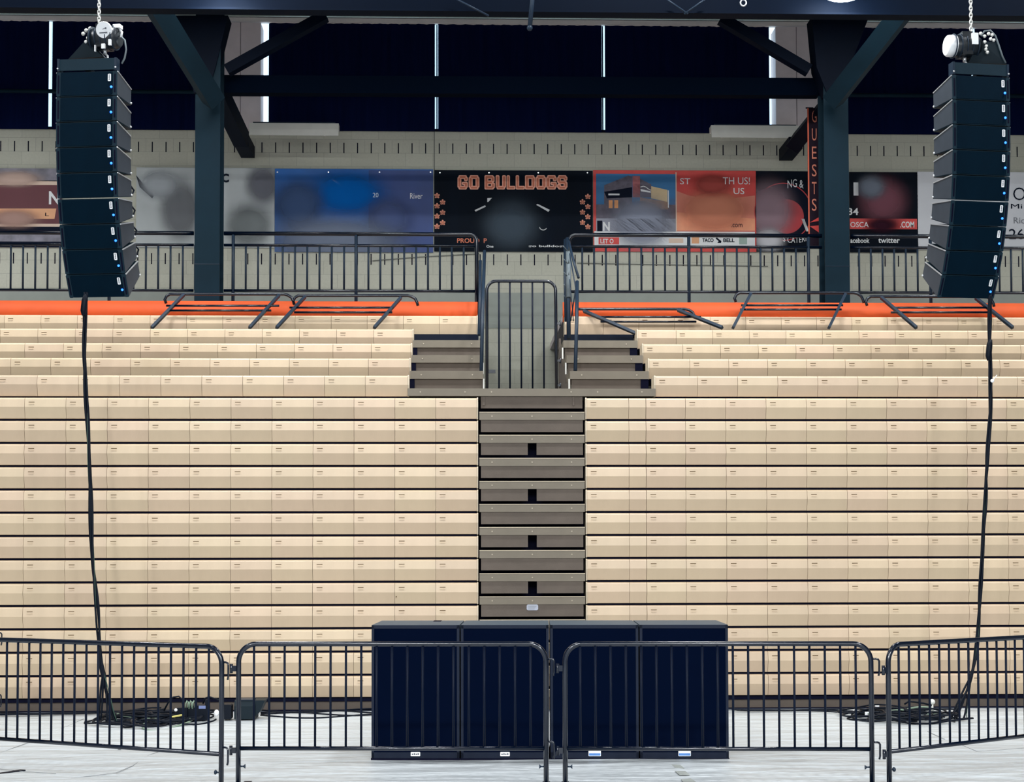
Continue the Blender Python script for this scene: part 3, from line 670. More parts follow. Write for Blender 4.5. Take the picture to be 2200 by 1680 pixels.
# platform band at the head of the aisle
Y1, z1 = rows[0]; zd = at(1143, 835, Y=Y1).z
t = thing('aisle_platform', ((XUL+XUR)/2, Y1, zd-.3), 'long brown platform edge above the aisle steps, under the small gate', 'platform')
c = MB(); c.box(XUL, XUR, Y1-.02, Y1+.7, zd-.085, zd); c.build('nosing', STEP, t)
c = MB(); c.box(AX0+.018, AX1-.018, Y1+.01, Y1+.05, zd-.222, zd-.085); c.build('riser_panel', RISER, t)
for px in (903, 999, 1056, 1227, 1284, 1379):
    p = at(px, 842, Y=Y1-.02); c = MB(); c.tube([p, p+Vector((0, -.004, 0))], .008, 8); c.build('screw', SCREW, t)
for i in range(2):
    for k in range(2, 5):
        Yk, zk = rows[k-1]; zdk = at(1143, (797.5, 763.5, 731.5)[k-2], Y=Yk).z
        side = ('left', 'right')[i]
        xa, xb = (XUL+.01, VX0) if i == 0 else (VX1+.01, XUR-.01)
        t = thing('aisle_step', ((xa+xb)/2, Yk, zdk-.18), 'brown upper step %s of the small gate, %s above the platform' % (side, ordn[k-2]), 'step', 'upper brown steps beside the gate')
        c = MB(); c.box(xa, xb, Yk-.02, Yk+.65, zdk-.092, zdk); c.build('nosing', STEP, t)
        c = MB(); c.box(xa+(.0 if i == 0 else .02), xb-(.02 if i == 0 else .08), Yk+.01, Yk+.05, zdk-.26, zdk-.092); c.build('riser_panel', RISER, t)
        c = MB()
        if i == 0: c.box(xa-.01, xa+.05, Yk-.012, Yk+.008, zdk-.215, zdk-.092)
        else: c.box(xb-.09, xb, Yk-.012, Yk+.008, zdk-.215, zdk-.092)
        c.build('black_end_block', NAVY, t)
        for q in (.15, .85):
            X = xa+(xb-xa)*q; c = MB(); c.tube([(X, Yk-.02, zdk-.045), (X, Yk-.025, zdk-.045)], .008, 8); c.build('screw', SCREW, t)
        X = VX0+.004 if i == 0 else VX1
        c = MB(); c.box(X-.008, X+.008, Yk-.035, Yk-.02, zdk-.23, zdk-.092+(.0)); c.build('white_edge_strip', WHITE, t)
    # dark strip painted as the gap's shade under row five; opening side wall
    Y5, z5 = rows[4]; Y4, z4 = rows[3]
    xa, xb = (XUL+.0, at(1028, 725, Y=Y5).x) if i == 0 else (at(1212, 725, Y=Y5).x, XUR)
    c = MB(); c.bar((xa, Y5-.0, z5-.28), (xb, Y5-.0, z5-.28), .05, .075); tag(c.build('seat_gap_shade', RAILB), 'dark strip standing for the shaded gap under the top seat row on the %s side of the gate' % ('left', 'right')[i], 'strip', 'dark gap strips by the gate')
    X = VX0+.01 if i == 0 else VX1
    zs = [at(1143, q, Y=rows[m][0]).z-.09 for m, q in ((0, 835), (1, 797.5), (2, 763.5), (3, 731.5))]
    pts = [(rows[0][0], zs[0]-.1), (rows[0][0], zs[0]), (rows[1][0], zs[0]), (rows[1][0], zs[1]), (rows[2][0], zs[1]), (rows[2][0], zs[2]), (rows[3][0], zs[2]), (rows[3][0], zs[3]), (rows[4][0], zs[3]), (rows[4][0]+.05, zs[3]+.2), (rows[4][0]+.2, zs[3]+.2), (rows[4][0]+.2, zs[0]-.1)]
    c = MB(); c.prismx(pts[::-1], X-.0 if i else X-.03, X+.02 if i else X-.0); tag(c.build('opening_side_panel', RISER), 'brown stepped side panel on the %s of the gate opening' % ('left', 'right')[i], 'panel', 'side panels of the gate opening')

# orange back panel and walkway
Yo = 21.13; zo0, zo1 = at(0, 679, Y=Yo).z-.06, at(0, 645.5, Y=Yo).z
for i, (xa, xb) in enumerate(((-7.6, at(1026, 660, Y=Yo).x), (at(1209, 660, Y=Yo).x, 9.2))):
    c = MB(); n = 160; vv = []
    for k in range(n+1):
        X = xa+(xb-xa)*k/n; d = .004*math.sin(X*5.3)+.003*math.sin(X*13)+(.012*math.sin(X*40) if (i == 0 and X > xb-.4) else 0)
        vv += [(X, Yo+d, zo0), (X, Yo+d*.3, zo1), (X, Yo+.03, zo0), (X, Yo+.03, zo1)]
    fs = []
    for k in range(n):
        o = 4*k; fs += [(o, o+4, o+5, o+1), (o+2, o+3, o+7, o+6), (o+1, o+5, o+7, o+3), (o, o+2, o+6, o+4)]
    fs += [(0, 1, 3, 2), (4*n, 4*n+2, 4*n+3, 4*n+1)]
    c.add(vv, fs, 0, True)
    tag(c.build('orange_closure_panel', ORANGE), 'long bright orange panel behind the top seat row, %s of the gate' % ('left', 'right')[i], 'panel', 'orange panels behind the top row')
for i, (xa, xb) in enumerate(((-14, at(1026, 660, Y=Yo).x), (at(1212, 660, Y=Yo).x, 16))):
    c = MB(); c.box(xa, xb, Yo+.03, YW, 4.78, 4.86); tag(c.build('walkway_slab', CONC), 'concrete walkway behind the orange panel, %s of the gate' % ('left', 'right')[i], 'walkway')

# ---------------------------------------------------------------- guard rails on the walkway
YR = 21.4
zr = lambda y, x=1100: at(x, y, Y=YR).z
RZ1, RZ2, RZ3 = zr(504), zr(529), zr(626)
def guard(x0, x1, posts, bal, label, curveL=False, curveR=False):
    X0, X1 = at(x0, 560, Y=YR).x, at(x1, 560, Y=YR).x
    t = thing('guard_rail', ((X0+X1)/2, YR, 4.86), label, 'railing', 'guard rails on the walkway')
    def arc(X, sg, zt, zb, r=.09):
        return [(X-sg*r+sg*r*math.sin(a), YR, zt-r+r*math.cos(a)) for a in [k*PI/2/6 for k in range(7)]]+[(X, YR, zb)]
    pts = [(X0, YR, RZ1), (X1, YR, RZ1)]
    if curveR: pts = [(X0, YR, RZ1)]+arc(X1, 1, RZ1, 4.86)
    if curveL: pts = arc(X0, -1, RZ1, 4.86)[::-1]+[(X1, YR, RZ1)]
    c = MB(); c.tube(pts, .027, 12); c.build('top_rail', RAILD, t)
    c = MB(); c.tube([(X0, YR, RZ2), (X1, YR, RZ2)], .019, 10); c.build('middle_rail', RAILD, t)
    c = MB(); c.tube([(X0, YR, RZ3), (X1, YR, RZ3)], .019, 10); c.build('bottom_rail', RAILD, t)
    for px in posts:
        X = at(px, 560, Y=YR).x; c = MB(); c.tube([(X, YR, 4.86), (X, YR, RZ1)], .022, 10); c.build('post', RAIL, t)
    for px in bal:
        X = at(px, 580, Y=YR).x; c = MB(); c.tube([(X, YR, RZ3), (X, YR, RZ2)], .0135, 8); c.build('baluster', RAIL, t)
guard(-60, 416, (235,), [23-26.4*k for k in range(3, 0, -1)]+[23+26.4*k for k in range(0, 16) if k != 8][:15], 'dark railing on the walkway left of the left column')
guard(481, 1024, (501, 765), [528+26.4*k for k in range(0, 9)]+[791.5+25.6*k for k in range(0, 9)], 'dark railing on the walkway between the left column and the gate', curveR=True)
guard(1222, 1766, (1480, 1737), [1251+25.4*k for k in range(0, 9)]+[1507+25.4*k for k in range(0, 9)], 'dark railing on the walkway between the gate and the right column', curveL=True)
guard(1828, 2720, (1999, 2256, 2512), [1846+25.1*k for k in range(0, 34) if k not in (6, 16, 26)], 'dark railing on the walkway right of the right column')
# sloping aisle handrails
def hrail(segs, label, ties=False):
    p0 = segs[0][0][0]
    base = at(*p0[:2], Y=p0[2])
    t = thing('aisle_handrail', base, label, 'handrail', 'handrails beside the gate')
    for pts, r in segs:
        c = MB(); c.tube([at(a, b2, Y=y) for a, b2, y in pts], r, 10); c.build('rail_tube', RAIL, t)
    return t
hrail([([(1034, 798, 19.2), (1037, 660, 19.6), (1041, 540, 20.6)], .022), ([(1029, 720, 20.4), (1031, 640, 20.7), (1032, 560, 20.9)], .02)], 'dark sloping handrail left of the small gate')
t = hrail([([(1236, 797, 19.2), (1239, 690, 19.5), (1240, 605, 19.9)], .022), ([(1222, 728, 20.4), (1221, 620, 20.6), (1219, 512, 20.9)], .026), ([(1216, 690, 20.6), (1214, 600, 20.8), (1214, 515, 21.0)], .02), ([(1222, 518, 20.6), (1232, 560, 20.4), (1243, 597, 20.2)], .016), ([(1224, 545, 20.3), (1237, 620, 20.0), (1226, 690, 20.0)], .008), ([(1224, 600, 20.2), (1232, 690, 20.1)], .006)], 'dark taped handrail bristling with cable ties, right of the small gate')
for k, yy in enumerate((535, 562, 590, 616, 640)):
    for q in (0, 1):
        a = at(1219+q*3, yy+4, Y=20.65); b2 = at(1209.5+q*13, yy-8-q*3, Y=20.6); c = MB(); c.tube([a, b2], [.008, .002], 6); c.build('cable_tie', TIE, t)
c = MB(); c.tube([at(1222, 640, Y=20.55), at(1221, 540, Y=20.8)], .033, 10); c.build('tape_wrap', TIE, t)

# small gate on the platform
Yg2 = Y1+.28
g0, g1 = at(1046, 720, Y=Yg2), at(1194, 720, Y=Yg2); gt = at(1120, 604, Y=Yg2).z; gb = zd
t = thing('small_gate', ((g0.x+g1.x)/2, Yg2, gb), 'small black barred gate closing the opening at the head of the aisle', 'gate')
r = .11
pts = [(g0.x, Yg2, gb)]+[(g0.x+r-r*math.cos(a), Yg2, gt-r+r*math.sin(a)) for a in [k*PI/2/8 for k in range(9)]]+[(g1.x-r+r*math.sin(a), Yg2, gt-r+r*math.cos(a)) for a in [k*PI/2/8 for k in range(9)]]+[(g1.x+.008, Yg2, gb)]
c = MB(); c.tube(pts, .0185, 12); c.build('frame', RAILD, t)
for px in (1072, 1095.5, 1120, 1144, 1168.5):
    X = at(px, 720, Y=Yg2).x; c = MB(); c.tube([(X, Yg2, gb), (X, Yg2, gt)], .010, 8); c.build('bar', RAILB, t)
p = at(1050, 798, Y=Yg2); c = MB(); c.box(p.x, p.x+.075, Yg2-.012, Yg2+.012, p.z-.02, p.z+.02); c.build('latch', RAILD, t)
for yy in (695, 775, 828):
    p = at(1200, yy, Y=Yg2); c = MB(); c.box(g1.x, p.x+.022, Yg2-.012, Yg2+.012, p.z-.012, p.z+.012); c.tube([(p.x+.02, Yg2, p.z-.03), (p.x+.02, Yg2, p.z+.03)], .010, 8); c.build('hinge', RAILD, t)

# ---------------------------------------------------------------- removable rails lying on the top rows
def loose_rail(top, legs, mids, label, hookL=True, hookR=True, Yt=20.95, Yf=20.5, wide=.014):
    (xa, xb, yt) = top
    base = at(legs[0][2], legs[0][3], Y=Yf)
    t = thing('loose_rail', base, label, 'railing', 'removable rails lying on the top seat row')
    pts = []
    if hookL: pts += [(xa-3, yt+20), (xa-6, yt+12), (xa-2, yt+4), (xa+5, yt)]
    else: pts += [(xa, yt)]
    pts += [(xa+12, yt), ((xa+xb)/2, yt), (xb-12, yt)]
    if hookR: pts += [(xb-4, yt+2), (xb+4, yt+7), (xb+8, yt+15), (xb+10, yt+22)]
    else: pts += [(xb, yt)]
    c = MB(); c.tube([at(x, y, Y=Yt) for x, y in pts], .019, 10); c.build('top_tube', RAILD, t)
    for (x0, y0, x1, y1) in legs:
        c = MB(); c.bar(at(x0, y0, Y=Yt), at(x1, y1, Y=Yf), .035, .045, (0, -1, .3)); c.build('leg', RAIL, t)
    for (x0, x1, y) in mids:
        q = min(1, max(0, (y-legs[0][1])/(legs[0][3]-legs[0][1]))); Ym = Yt+(Yf-Yt)*q
        c = MB(); c.tube([at(x0, y, Y=Ym), at(x1, y, Y=Ym)], .014, 8); c.build('cross_tube', RAILD, t)
    return t
loose_rail((360, 622, 632), [(395, 633, 326, 704), (600, 634, 536, 704)], [(357, 600, 657), (364, 583, 667)], 'removable rail lying on the top row, leftmost on the left side')
loose_rail((636, 888, 635), [(656, 637, 594, 704), (861, 640, 804, 704)], [(622, 845, 661), (632, 843, 671)], 'removable rail lying on the top row, nearer the gate on the left side')
loose_rail((1236, 1484, 664), [(1254, 668, 1370, 718), (1456, 666, 1552, 704)], [(1288, 1506, 681), (1290, 1496, 691)], 'removable rail lying low on the top row just right of the gate', hookL=False)
loose_rail((1584, 1846, 629), [(1613, 631, 1575, 704), (1816, 632, 1781, 704)], [(1592, 1811, 656), (1590, 1808, 665)], 'removable rail lying on the top row in front of the right column')
loose_rail((1866, 2126, 637), [(1893, 639, 1969, 704), (2096, 640, 2176, 704)], [(1922, 2124, 661), (1914, 2122, 671)], 'removable rail lying on the top row under the right line array')

# ---------------------------------------------------------------- line arrays
CW, CH, CD = .640, .262, .52
def cabinet(label, group):
    """one speaker cabinet; origin at the middle of the front top edge"""
    t = thing('line_array_speaker', (0, 0, 0), label, 'speaker', group)
    def hexa(b, x, y0, z0, z1, x2, y1, z2, z3, mi=0):
        b.add([(-x, y0, z0), (x, y0, z0), (x, y0, z1), (-x, y0, z1), (-x2, y1, z2), (x2, y1, z2), (x2, y1, z3), (-x2, y1, z3)],
              [(0,1,2,3), (5,4,7,6), (4,0,3,7), (1,5,6,2), (3,2,6,7), (4,5,1,0)], mi)
    h = CH-.006; x2 = CW/2-.02
    b = MB(); hexa(b, CW/2-.004, .008, -h, -.004, x2-.004, CD, -h+.042, -.045); b.build('cabinet', CABB, t, True)
    b = MB(); b.box(-CW/2+.045, CW/2-.05, -.004, .01, -h+.008, -.012, 0, bev=.01); b.build('grille', GRILLE, t, True)
    for sx in (-1, 1):
        b = MB(); xa = sx*(CW/2-.022); b.box(xa-.022, xa+.022, 0, .012, -h, -.002, 0, bev=.008); b.box(xa-.008, xa+.008, -.002, .003, -h+.03, -.035, 1)
        b.build('end_frame', [CABB, NAVY], t, True)
        b = MB(); X0 = sx*(CW/2-.002); X1 = sx*(x2-.002)
        q = [(X0+sx*.002, .012, -h+.008), (X0+sx*.002, .012, -.012), (X1+sx*.002, CD-.006, -.051), (X1+sx*.002, CD-.006, -h+.048)]
        q2 = [(v[0]-sx*.004, v[1], v[2]) for v in q]
        b.add(q+q2, [(0,1,2,3) if sx > 0 else (3,2,1,0), (0,3,7,4), (1,5,6,2), (2,6,7,3), (0,4,5,1)]); b.build('side_panel', SIDEP, t, True)
        b = MB(); b.bar((X0+sx*.004, .012, -.006), (X1+sx*.004, CD-.01, -.045), .010, .011); b.sphere((X1+sx*.006, CD-.02, -h+.06), .012, 0, 6); b.build('rigging_bar', SILVER, t, True)
    b = MB(); X = CW/2-.078; b.box(X-.016, X+.016, -.008, -.004, -.112, -.036, 0, bev=.005); o = b.build('badge', BADGE, t, True)
    b = MB()
    for k in range(5): b.box(X-.006+.002*(k % 2), X+.006, -.0095, -.008, -.098+k*.0115, -.091+k*.0115)
    b.build('badge_print', BADGET, o, True)
    b = MB(); b.sphere((X+.020, -.006, -.172), .0125, 0, 8); b.build('indicator_light', LED, t, True)
    return t
def array(px, py, Y, yaw, tilts, side, fr_y):
    p = at(px, py, Y=Y); proto = None
    pos = Vector(p)
    for i, tl in enumerate(tilts):
        lab = 'black line array speaker in the %s hanging column, %s from the top' % (side, ordn[i])
        grp = '%s line array' % side
        if proto is None: proto = cabinet(lab, grp); o = proto
        else: o = copy_tree(proto); o['label'] = lab
        M = Matrix.Rotation(yaw, 4, 'Z') @ Matrix.Rotation(math.radians(tl), 4, 'X')
        o.location = pos; o.rotation_euler = M.to_euler()
        if side == 'left' and 4 <= i <= 7:
            b = MB(); X = CW/2-.03; b.tube([(X-.06, CD-.02, -.10), (X-.02, CD+.05, -.09), (X+.01, CD+.07, -.14), (X-.01, CD+.05, -.20), (X-.06, CD-.02, -.19)], .010, 8); b.build('jumper_cable', CABLE, o, True)
        pos = pos + M.to_3x3() @ Vector((0, 0, -CH))
    # fly frame
    t = thing('fly_frame', p, 'grey steel fly frame on top of the %s line array' % side, 'frame', 'fly frames', yaw)
    b = MB(); H = .118; zb = .012
    b.box(-CW/2+.015, CW/2-.02, .0, .025, zb, zb+H); b.build('front_bar', CABB, t, True)
    for sx in (-1, 1):
        b = MB(); X = sx*(CW/2-.018); b.box(X-.012, X+.012, -.004, .10, zb-.005, zb+H+.006); b.build('side_bar', RAIL, t, True)
    b = MB(); b.box(-.03, .03, .01, .45, zb, zb+.03); b.build('centre_bar', STEELD, t, True)
    for sx in (-1, 1):
        b = MB(); X = sx*(CW/2-.014); b.tube([(X, -.006, zb+.02), (X, -.016, zb+.02)], .009, 8); b.build('locking_pin', SILVER, t, True)
    return p, pos, M
TL = [-1, 0, 1.5, 4, 8, 13, 18, 23.5, 30]
pl, endl, Ml = array(186.5, 153, 16.9, -math.radians(7), TL, 'left', 125)
prr, endr, Mr = array(2107.5, 163, 16.9, math.radians(8), TL, 'right', 140)

def chain(b, x, y, z0, z1, r=.014, mi=0):
    z = z0; k = 0
    while z < z1:
        pts = []
        for a in range(13):
            an = 2*PI*a/12; dx = r*math.cos(an); dz = r*1.7*math.sin(an)
            pts.append((x+(dx if k % 2 == 0 else 0), y+(0 if k % 2 == 0 else dx), z+dz))
        b.tube(pts, .0055, 6, mi, cap=False); z += r*2.35; k += 1
def hoist(c, side, label, rot, chain_px):
    t = thing('chain_hoist', c, label, 'hoist', 'chain hoists over the line arrays', rot)
    t.scale = (1.1, 1.1, 1.1)
    b = MB(); b.tube([(-.15, 0, 0), (-.14, 0, 0), (-.05, 0, 0), (.10, 0, 0), (.145, 0, 0)], [.07, .095, .11, .11, .085], 20); b.build('motor_body', MOTOR, t, True)
    b = MB(); b.box(-.055, .05, -.09, .09, -.10, .12); b.build('gear_case', MOTOR, t, True)
    for k in range(5):
        b = MB(); X = -.12+k*.055; b.tube([(X, 0, 0), (X+.008, 0, 0)], .117, 20); b.build('cooling_fin', RAIL, t, True)
    b = MB(); b.tube([(0, 0, -.10), (0, 0, -.15)], .018, 8); b.tube([(.025*math.cos(a)*1.1, 0, -.185+.035*math.sin(a)) for a in [PI*.5-k*PI*1.5/10 for k in range(11)]], .010, 8); b.build('hook', SILVER, t, True)
    return t
# left hoist
yh = pl.y+.12
c0 = at(226, 83, Y=yh)
t = hoist(c0, 'left', 'black chain hoist with an oval white badge above the left line array', -.25, None)
b = MB(); b.tube([(.045, -.112, .045), (.047, -.128, .04)], [.078, .074], 24); b.xf(Matrix.Translation((.0, 0, .0))); ov = b.build('oval_badge', BADGE, t, True)
b = MB(); b.box(.005, .085, -.131, -.128, .010, .018); b.build('badge_stripe', BADGET, ov, True)
te = text('badge_lettering', 'CM', .018, .075, .045, .070, -.130, BADGET, None, .03); te.parent = ov
b = MB(); b.box(.10, .17, -.05, .02, .08, .115); b.tube([(.13, 0, .1), (.17, 0, .05), (.16, 0, .0)], .012, 6); b.build('white_bracket', BADGE, t, True)
b = MB(); b.box(.02, .055, -.12, -.10, -.13, -.085); b.box(.085, .11, -.11, -.09, -.10, -.045); b.box(-.055, -.045, -.11, -.09, -.15, -.09); b.build('warning_tags', BADGE, t, True)
for dx, dz in ((-.17, .075), (-.13, .09), (-.20, .045), (-.15, .0), (-.17, -.035)):
    b = MB(); b.sphere((dx, -.05, dz), .019, 0, 6); b.build('chain_link', GOLD, t, True)
b = MB(); chain(b, -.055, -.02, .12, (13.5-c0.z)/1.1-.05); b.tube([(-.06, -.02, .13), (-.02, -.03, .145), (.04, -.03, .12)], .012, 6); b.build('load_chain', GOLD, t, True)
b = MB(); b.tube([(.15, 0, .02), (.2, 0, -.03), (.215, 0, -.12), (.20, 0, -.2), (.17, .0, -.25)], .009, 8); b.build('power_cable', TIE, t, True)
b = MB(); b.add([(-.17, -.06, -.02), (-.35, -.05, -.185), (.0, -.05, -.185), (-.17, .1, -.02), (-.35, .1, -.185), (.0, .1, -.185)], [(0,1,2), (5,4,3), (0,3,4,1), (1,4,5,2), (2,5,3,0)]); b.build('chain_bag', CASE, t, True)
# right hoist
c0 = at(2072, 100, Y=yh)
t = hoist(c0, 'right', 'black chain hoist with a white end cover above the right line array', .1, None)
b = MB(); b.tube([(-.185, 0, 0), (-.17, 0, .0), (-.10, 0, .0)], [.088, .102, .106], 16); b.build('white_end_cover', BADGE, t, True)
b = MB(); chain(b, .06, -.02, .10, (13.5-c0.z)/1.1-.05); b.build('load_chain', GOLD, t, True)
b = MB(); b.box(.03, .09, -.12, -.09, -.01, .10); b.build('white_bracket', BADGE, t, True)
for dx, dz in ((.12, .10), (.16, .075), (.20, .10), (.235, .09), (.25, .04), (.22, .05), (.16, .02), (.175, -.02), (.17, -.05), (.185, -.08)):
    b = MB(); b.sphere((dx, -.10, dz), .017, 0, 6); b.build('chain_link', GOLD, t, True)
b = MB(); b.tube([(.15, -.05, .09), (.18, -.05, .14), (.24, -.05, .15), (.29, -.05, .10), (.32, -.05, .02), (.36, -.05, -.10), (.39, -.05, -.16)], .009, 8); b.build('power_cable', TIE, t, True)
b = MB(); b.add([(.12, -.06, .04), (.02, -.05, -.17), (.40, -.05, -.17), (.30, -.05, .04), (.12, .1, .04), (.02, .1, -.17), (.40, .1, -.17), (.30, .1, .04)], [(0,1,2,3), (7,6,5,4), (0,4,5,1), (1,5,6,2), (2,6,7,3), (3,7,4,0)]); b.build('chain_bag', CASE, t, True)

# ---------------------------------------------------------------- hanging cable bundles
def strands(path, Y0, Y1, n, spread, side, seed):
    rnd = random.Random(seed)
    N = 60
    L = thing('cable_loom', at(path[-1][0], path[-1][1], Y=Y1), 'bundle of black cables hanging from the bottom of the %s line array to the floor' % side, 'cable', 'cable looms under the line arrays')
    for i in range(n):
        ph = rnd.uniform(0, 6.28); am = rnd.uniform(.3, 1)*spread; fq = rnd.uniform(2, 4); green = (i == n-1)
        pts = []
        for k in range(N+1):
            u = k/N; q = u*(len(path)-1); a = int(min(q, len(path)-2)); f = q-a
            # catmull style smoothing
            P = [path[max(a-1, 0)], path[a], path[a+1], path[min(a+2, len(path)-1)]]
            cr = [.5*((2*P[1][m])+(-P[0][m]+P[2][m])*f+(2*P[0][m]-5*P[1][m]+4*P[2][m]-P[3][m])*f*f+(-P[0][m]+3*P[1][m]-3*P[2][m]+P[3][m])*f**3) for m in (0, 1)]
            Yk = Y0+(Y1-Y0)*u
            p = at(cr[0], cr[1], Y=Yk)
            e = am*(1+1.6*max(0, u-.93)/.07)
            p.x += e*math.sin(fq*6.28*u+ph)+ (i-n/2)*.05*max(0, (u-.86)/.14)*spread/.02; p.y += e*math.cos(fq*6.28*u+ph); p.z = max(p.z, .018)
            pts.append(p)
        b = MB(); b.tube(pts, .0105 if not green else .005, 7)
        b.build('cable', CABLED if green else CABLE, L)
    return L
loomL = strands([(184, 628), (182, 700), (183, 800), (187, 900), (194, 1050), (198, 1180), (208, 1300), (214, 1400), (226, 1470), (240, 1556)], 17.1, 17.02, 6, .018, 'left', 3)
loomR = strands([(2128, 634), (2126, 720), (2128, 860), (2120, 1000), (2116, 1100), (2106, 1270), (2098, 1390), (2082, 1470), (2062, 1545)], 17.1, 17.02, 6, .016, 'right', 5)
for (x, y, side) in ((182, 655, 'left'), (2126, 752, 'right')):
    p = at(x, y, Y=17.04); b = MB(); b.tube([(p.x+.01, p.y, p.z+.11), (p.x, p.y, p.z+.05), (p.x-.012, p.y, p.z-.06), (p.x-.01, p.y, p.z-.11)], [.02, .032, .032, .02], 10)
    b.build('cable_connector', CABLE, loomL if side == 'left' else loomR)
p = at(2132, 818, Y=17.04); b = MB(); b.sphere(p, .02, 0, 8); b.tube([p, p+Vector((.05, 0, .06))], .005, 6); b.build('tape_knot', BADGE, loomR)

# ---------------------------------------------------------------- subwoofers
SF = at(798, 1634, Z=0); SE = at(1569, 1634, Z=0)
ang = math.atan2(SE.y-SF.y, SE.x-SF.x); sw = ((SE-SF).length)/4; SHt = 1.142; SDp = .93
proto = None
names = ['first from the left', 'second from the left', 'third from the left', 'fourth from the left, at the right end']
M_ = Matrix.Rotation(ang, 4, 'Z')
for k in range(4):
    t = thing('subwoofer', SF+Vector((math.cos(ang), math.sin(ang), 0))*sw*k, 'tall black subwoofer cabinet on the white floor, '+names[k], 'subwoofer', 'row of subwoofers', ang)
    w0 = sw-.012
    b = MB()
    b.box(0, w0, .02, SDp, .012, SHt-.0, 0); b.build('cabinet', mat('sub_top_grey', s(66, 80, 92), .5) if k == 0 else bpy.data.materials['sub_top_grey'], t, True)
    b = MB(); e = .022
    b.box(0, e, 0, .03, .02, SHt-.002); b.box(w0-e, w0, 0, .03, .02, SHt-.002); b.box(0, w0, 0, .03, SHt-.03, SHt-.002); b.box(0, w0, 0, .03, .02, .07); b.build('front_frame', SUBB, t, True)
    b = MB(); b.box(e, w0-e, .006, .022, .07, SHt-.03); b.build('grille', SUBG, t, True)
    b = MB(); b.box(-.004, w0+.004, -.008, SDp, 0, .02); b.build('base_skid', NAVY, t, True)
    X = w0*.5; b = MB(); wd = .040 if k < 2 else .052; b.box(X-wd, X+wd, -.004, .006, .038, .038+.034+(.012 if k > 1 else 0), 0, bev=.003); o = b.build('badge', BADGE, t, True)
    b = MB()
    if k < 2:
        for q in range(4): b.box(X-.03+q*.016, X-.03+q*.016+.011, -.0055, -.004, .048, .059+.003*(q % 2))
        b.build('badge_print', BADGET, o, True)
    else:
        b.box(X-wd+.004, X+wd-.004, -.0055, -.004, .042, .062); b.build('badge_print', BADGEB, o, True)
    for sx in (0, w0):
        b = MB(); b.box(sx-.002, sx+.002, .2, .38, .75, .84); b.build('side_handle', NAVY, t, True)
    if k == 0:
        b = MB(); b.box(w0*.64, w0*.73, SDp-.22, SDp-.02, SHt, SHt+.003); b.build('top_slot', NAVY, t, True)

# ---------------------------------------------------------------- crowd barriers
def barrier(L, label, group='black crowd barriers'):
    """local frame: post axes at x=0 and x=L, floor at z=0"""
    t = thing('crowd_barrier', (0, 0, 0), label, 'barrier', group)
    R = .019; r = .13; H = 1.1-R; zb = .31
    pts = [(0, 0, .02)]+[(r-r*math.cos(a), 0, H-r+r*math.sin(a)) for a in [k*PI/2/8 for k in range(9)]]+[(L-r+r*math.sin(a), 0, H-r+r*math.cos(a)) for a in [k*PI/2/8 for k in range(9)]]+[(L, 0, .02)]
    b = MB(); b.tube(pts, R, 14); b.build('frame', RAILD, t, True)
    b = MB(); b.tube([(0, 0, zb), (L, 0, zb)], .016, 12); b.build('bottom_rail', RAILD, t, True)
    n = 20
    me = None
    for k in range(1, n):
        X = L*k/n
        zt = H if r < X < L-r else H-r+math.sqrt(max(0, r*r-(r-min(X, L-X))**2))
        b = MB(); b.tube([(X, 0, zb), (X, 0, zt)], .0088, 8); b.build('baluster', RAILB, t, True)
    for X, sg in ((0, -1), (L, 1)):
        b = MB(); b.box(X-.028, X+.028, -.42, .42, 0, .012); b.add([(X-.012, -.05, .012), (X+.012, -.05, .012), (X+.012, .05, .012), (X-.012, .05, .012), (X-.012, -.012, .07), (X+.012, -.012, .07), (X+.012, .012, .07), (X-.012, .012, .07)], [(0,1,5,4), (1,2,6,5), (2,3,7,6), (3,0,4,7), (4,5,6,7)]); b.build('foot', RAILB, t, True)
        b = MB(); b.tube([(X-sg*.015, 0, .178), (X-sg*.045, 0, .178)], .006, 8); b.tube([(X-sg*.040, 0, .178), (X-sg*.052, 0, .178)], [.008, .018], 10); b.build('clamp_knob', RAIL, t, True)
    for z in (.97, .36):       # hooks on the right post
        b = MB(); b.tube([(L, 0, z), (L+.04, 0, z+.0), (L+.052, 0, z-.004), (L+.060, 0, z-.016), (L+.060, 0, z-.05), (L+.060, 0, z-.10), (L+.054, 0, z-.125)], .0075, 8); b.build('hook', RAILD, t, True)
    for z in (.90, .295):       # eyes on the left post
        b = MB(); b.bar((0, 0, z), (-.05, 0, z), .016, .042); b.tube([(-.055, 0, z-.035), (-.055, 0, z+.035)], .012, 8); b.build('eye_plate', RAILD, t, True)
    return t
def place(t, A, B):
    t.location = (A.x, A.y, 0); t.rotation_euler = (0, 0, math.atan2(B.y-A.y, B.x-A.x))
YBm = lambda px: 12.33-.12*(px-512)/700
def fl(px, Y): q = at(px, 1500, Y=Y); q.z = 0; return q
A, B = fl(512.5, 12.33), fl(1173, 12.21)
t1 = barrier((B-A).length, 'black crowd barrier in front of the two left subwoofers'); place(t1, A, B)
A, B = fl(1214, 12.20), fl(1872, 12.06)
t2 = barrier((B-A).length, 'black crowd barrier in front of the two right subwoofers'); place(t2, A, B)
B = fl(476, 11.98); A = fl(-17, 13.1); d = (A-B).normalized(); A = B+d*2.33
t3 = barrier(2.33, 'black crowd barrier angled back at the left edge'); place(t3, A, B)
A = fl(1909, 11.9); B = Vector((4.44, 12.87, 0)); d = (B-A).normalized(); B = A+d*2.34
t4 = barrier(2.34, 'black crowd barrier angled back at the right edge'); place(t4, A, B)
# barrier beyond the left edge with its flat feet showing
A = fl(-40, 16.2)
t5 = barrier(2.3, 'black crowd barrier standing further back beyond the left edge, only feet showing'); place(t5, Vector((A.x-1.6, 14.9, 0)), Vector((A.x-.05, 16.4, 0)))

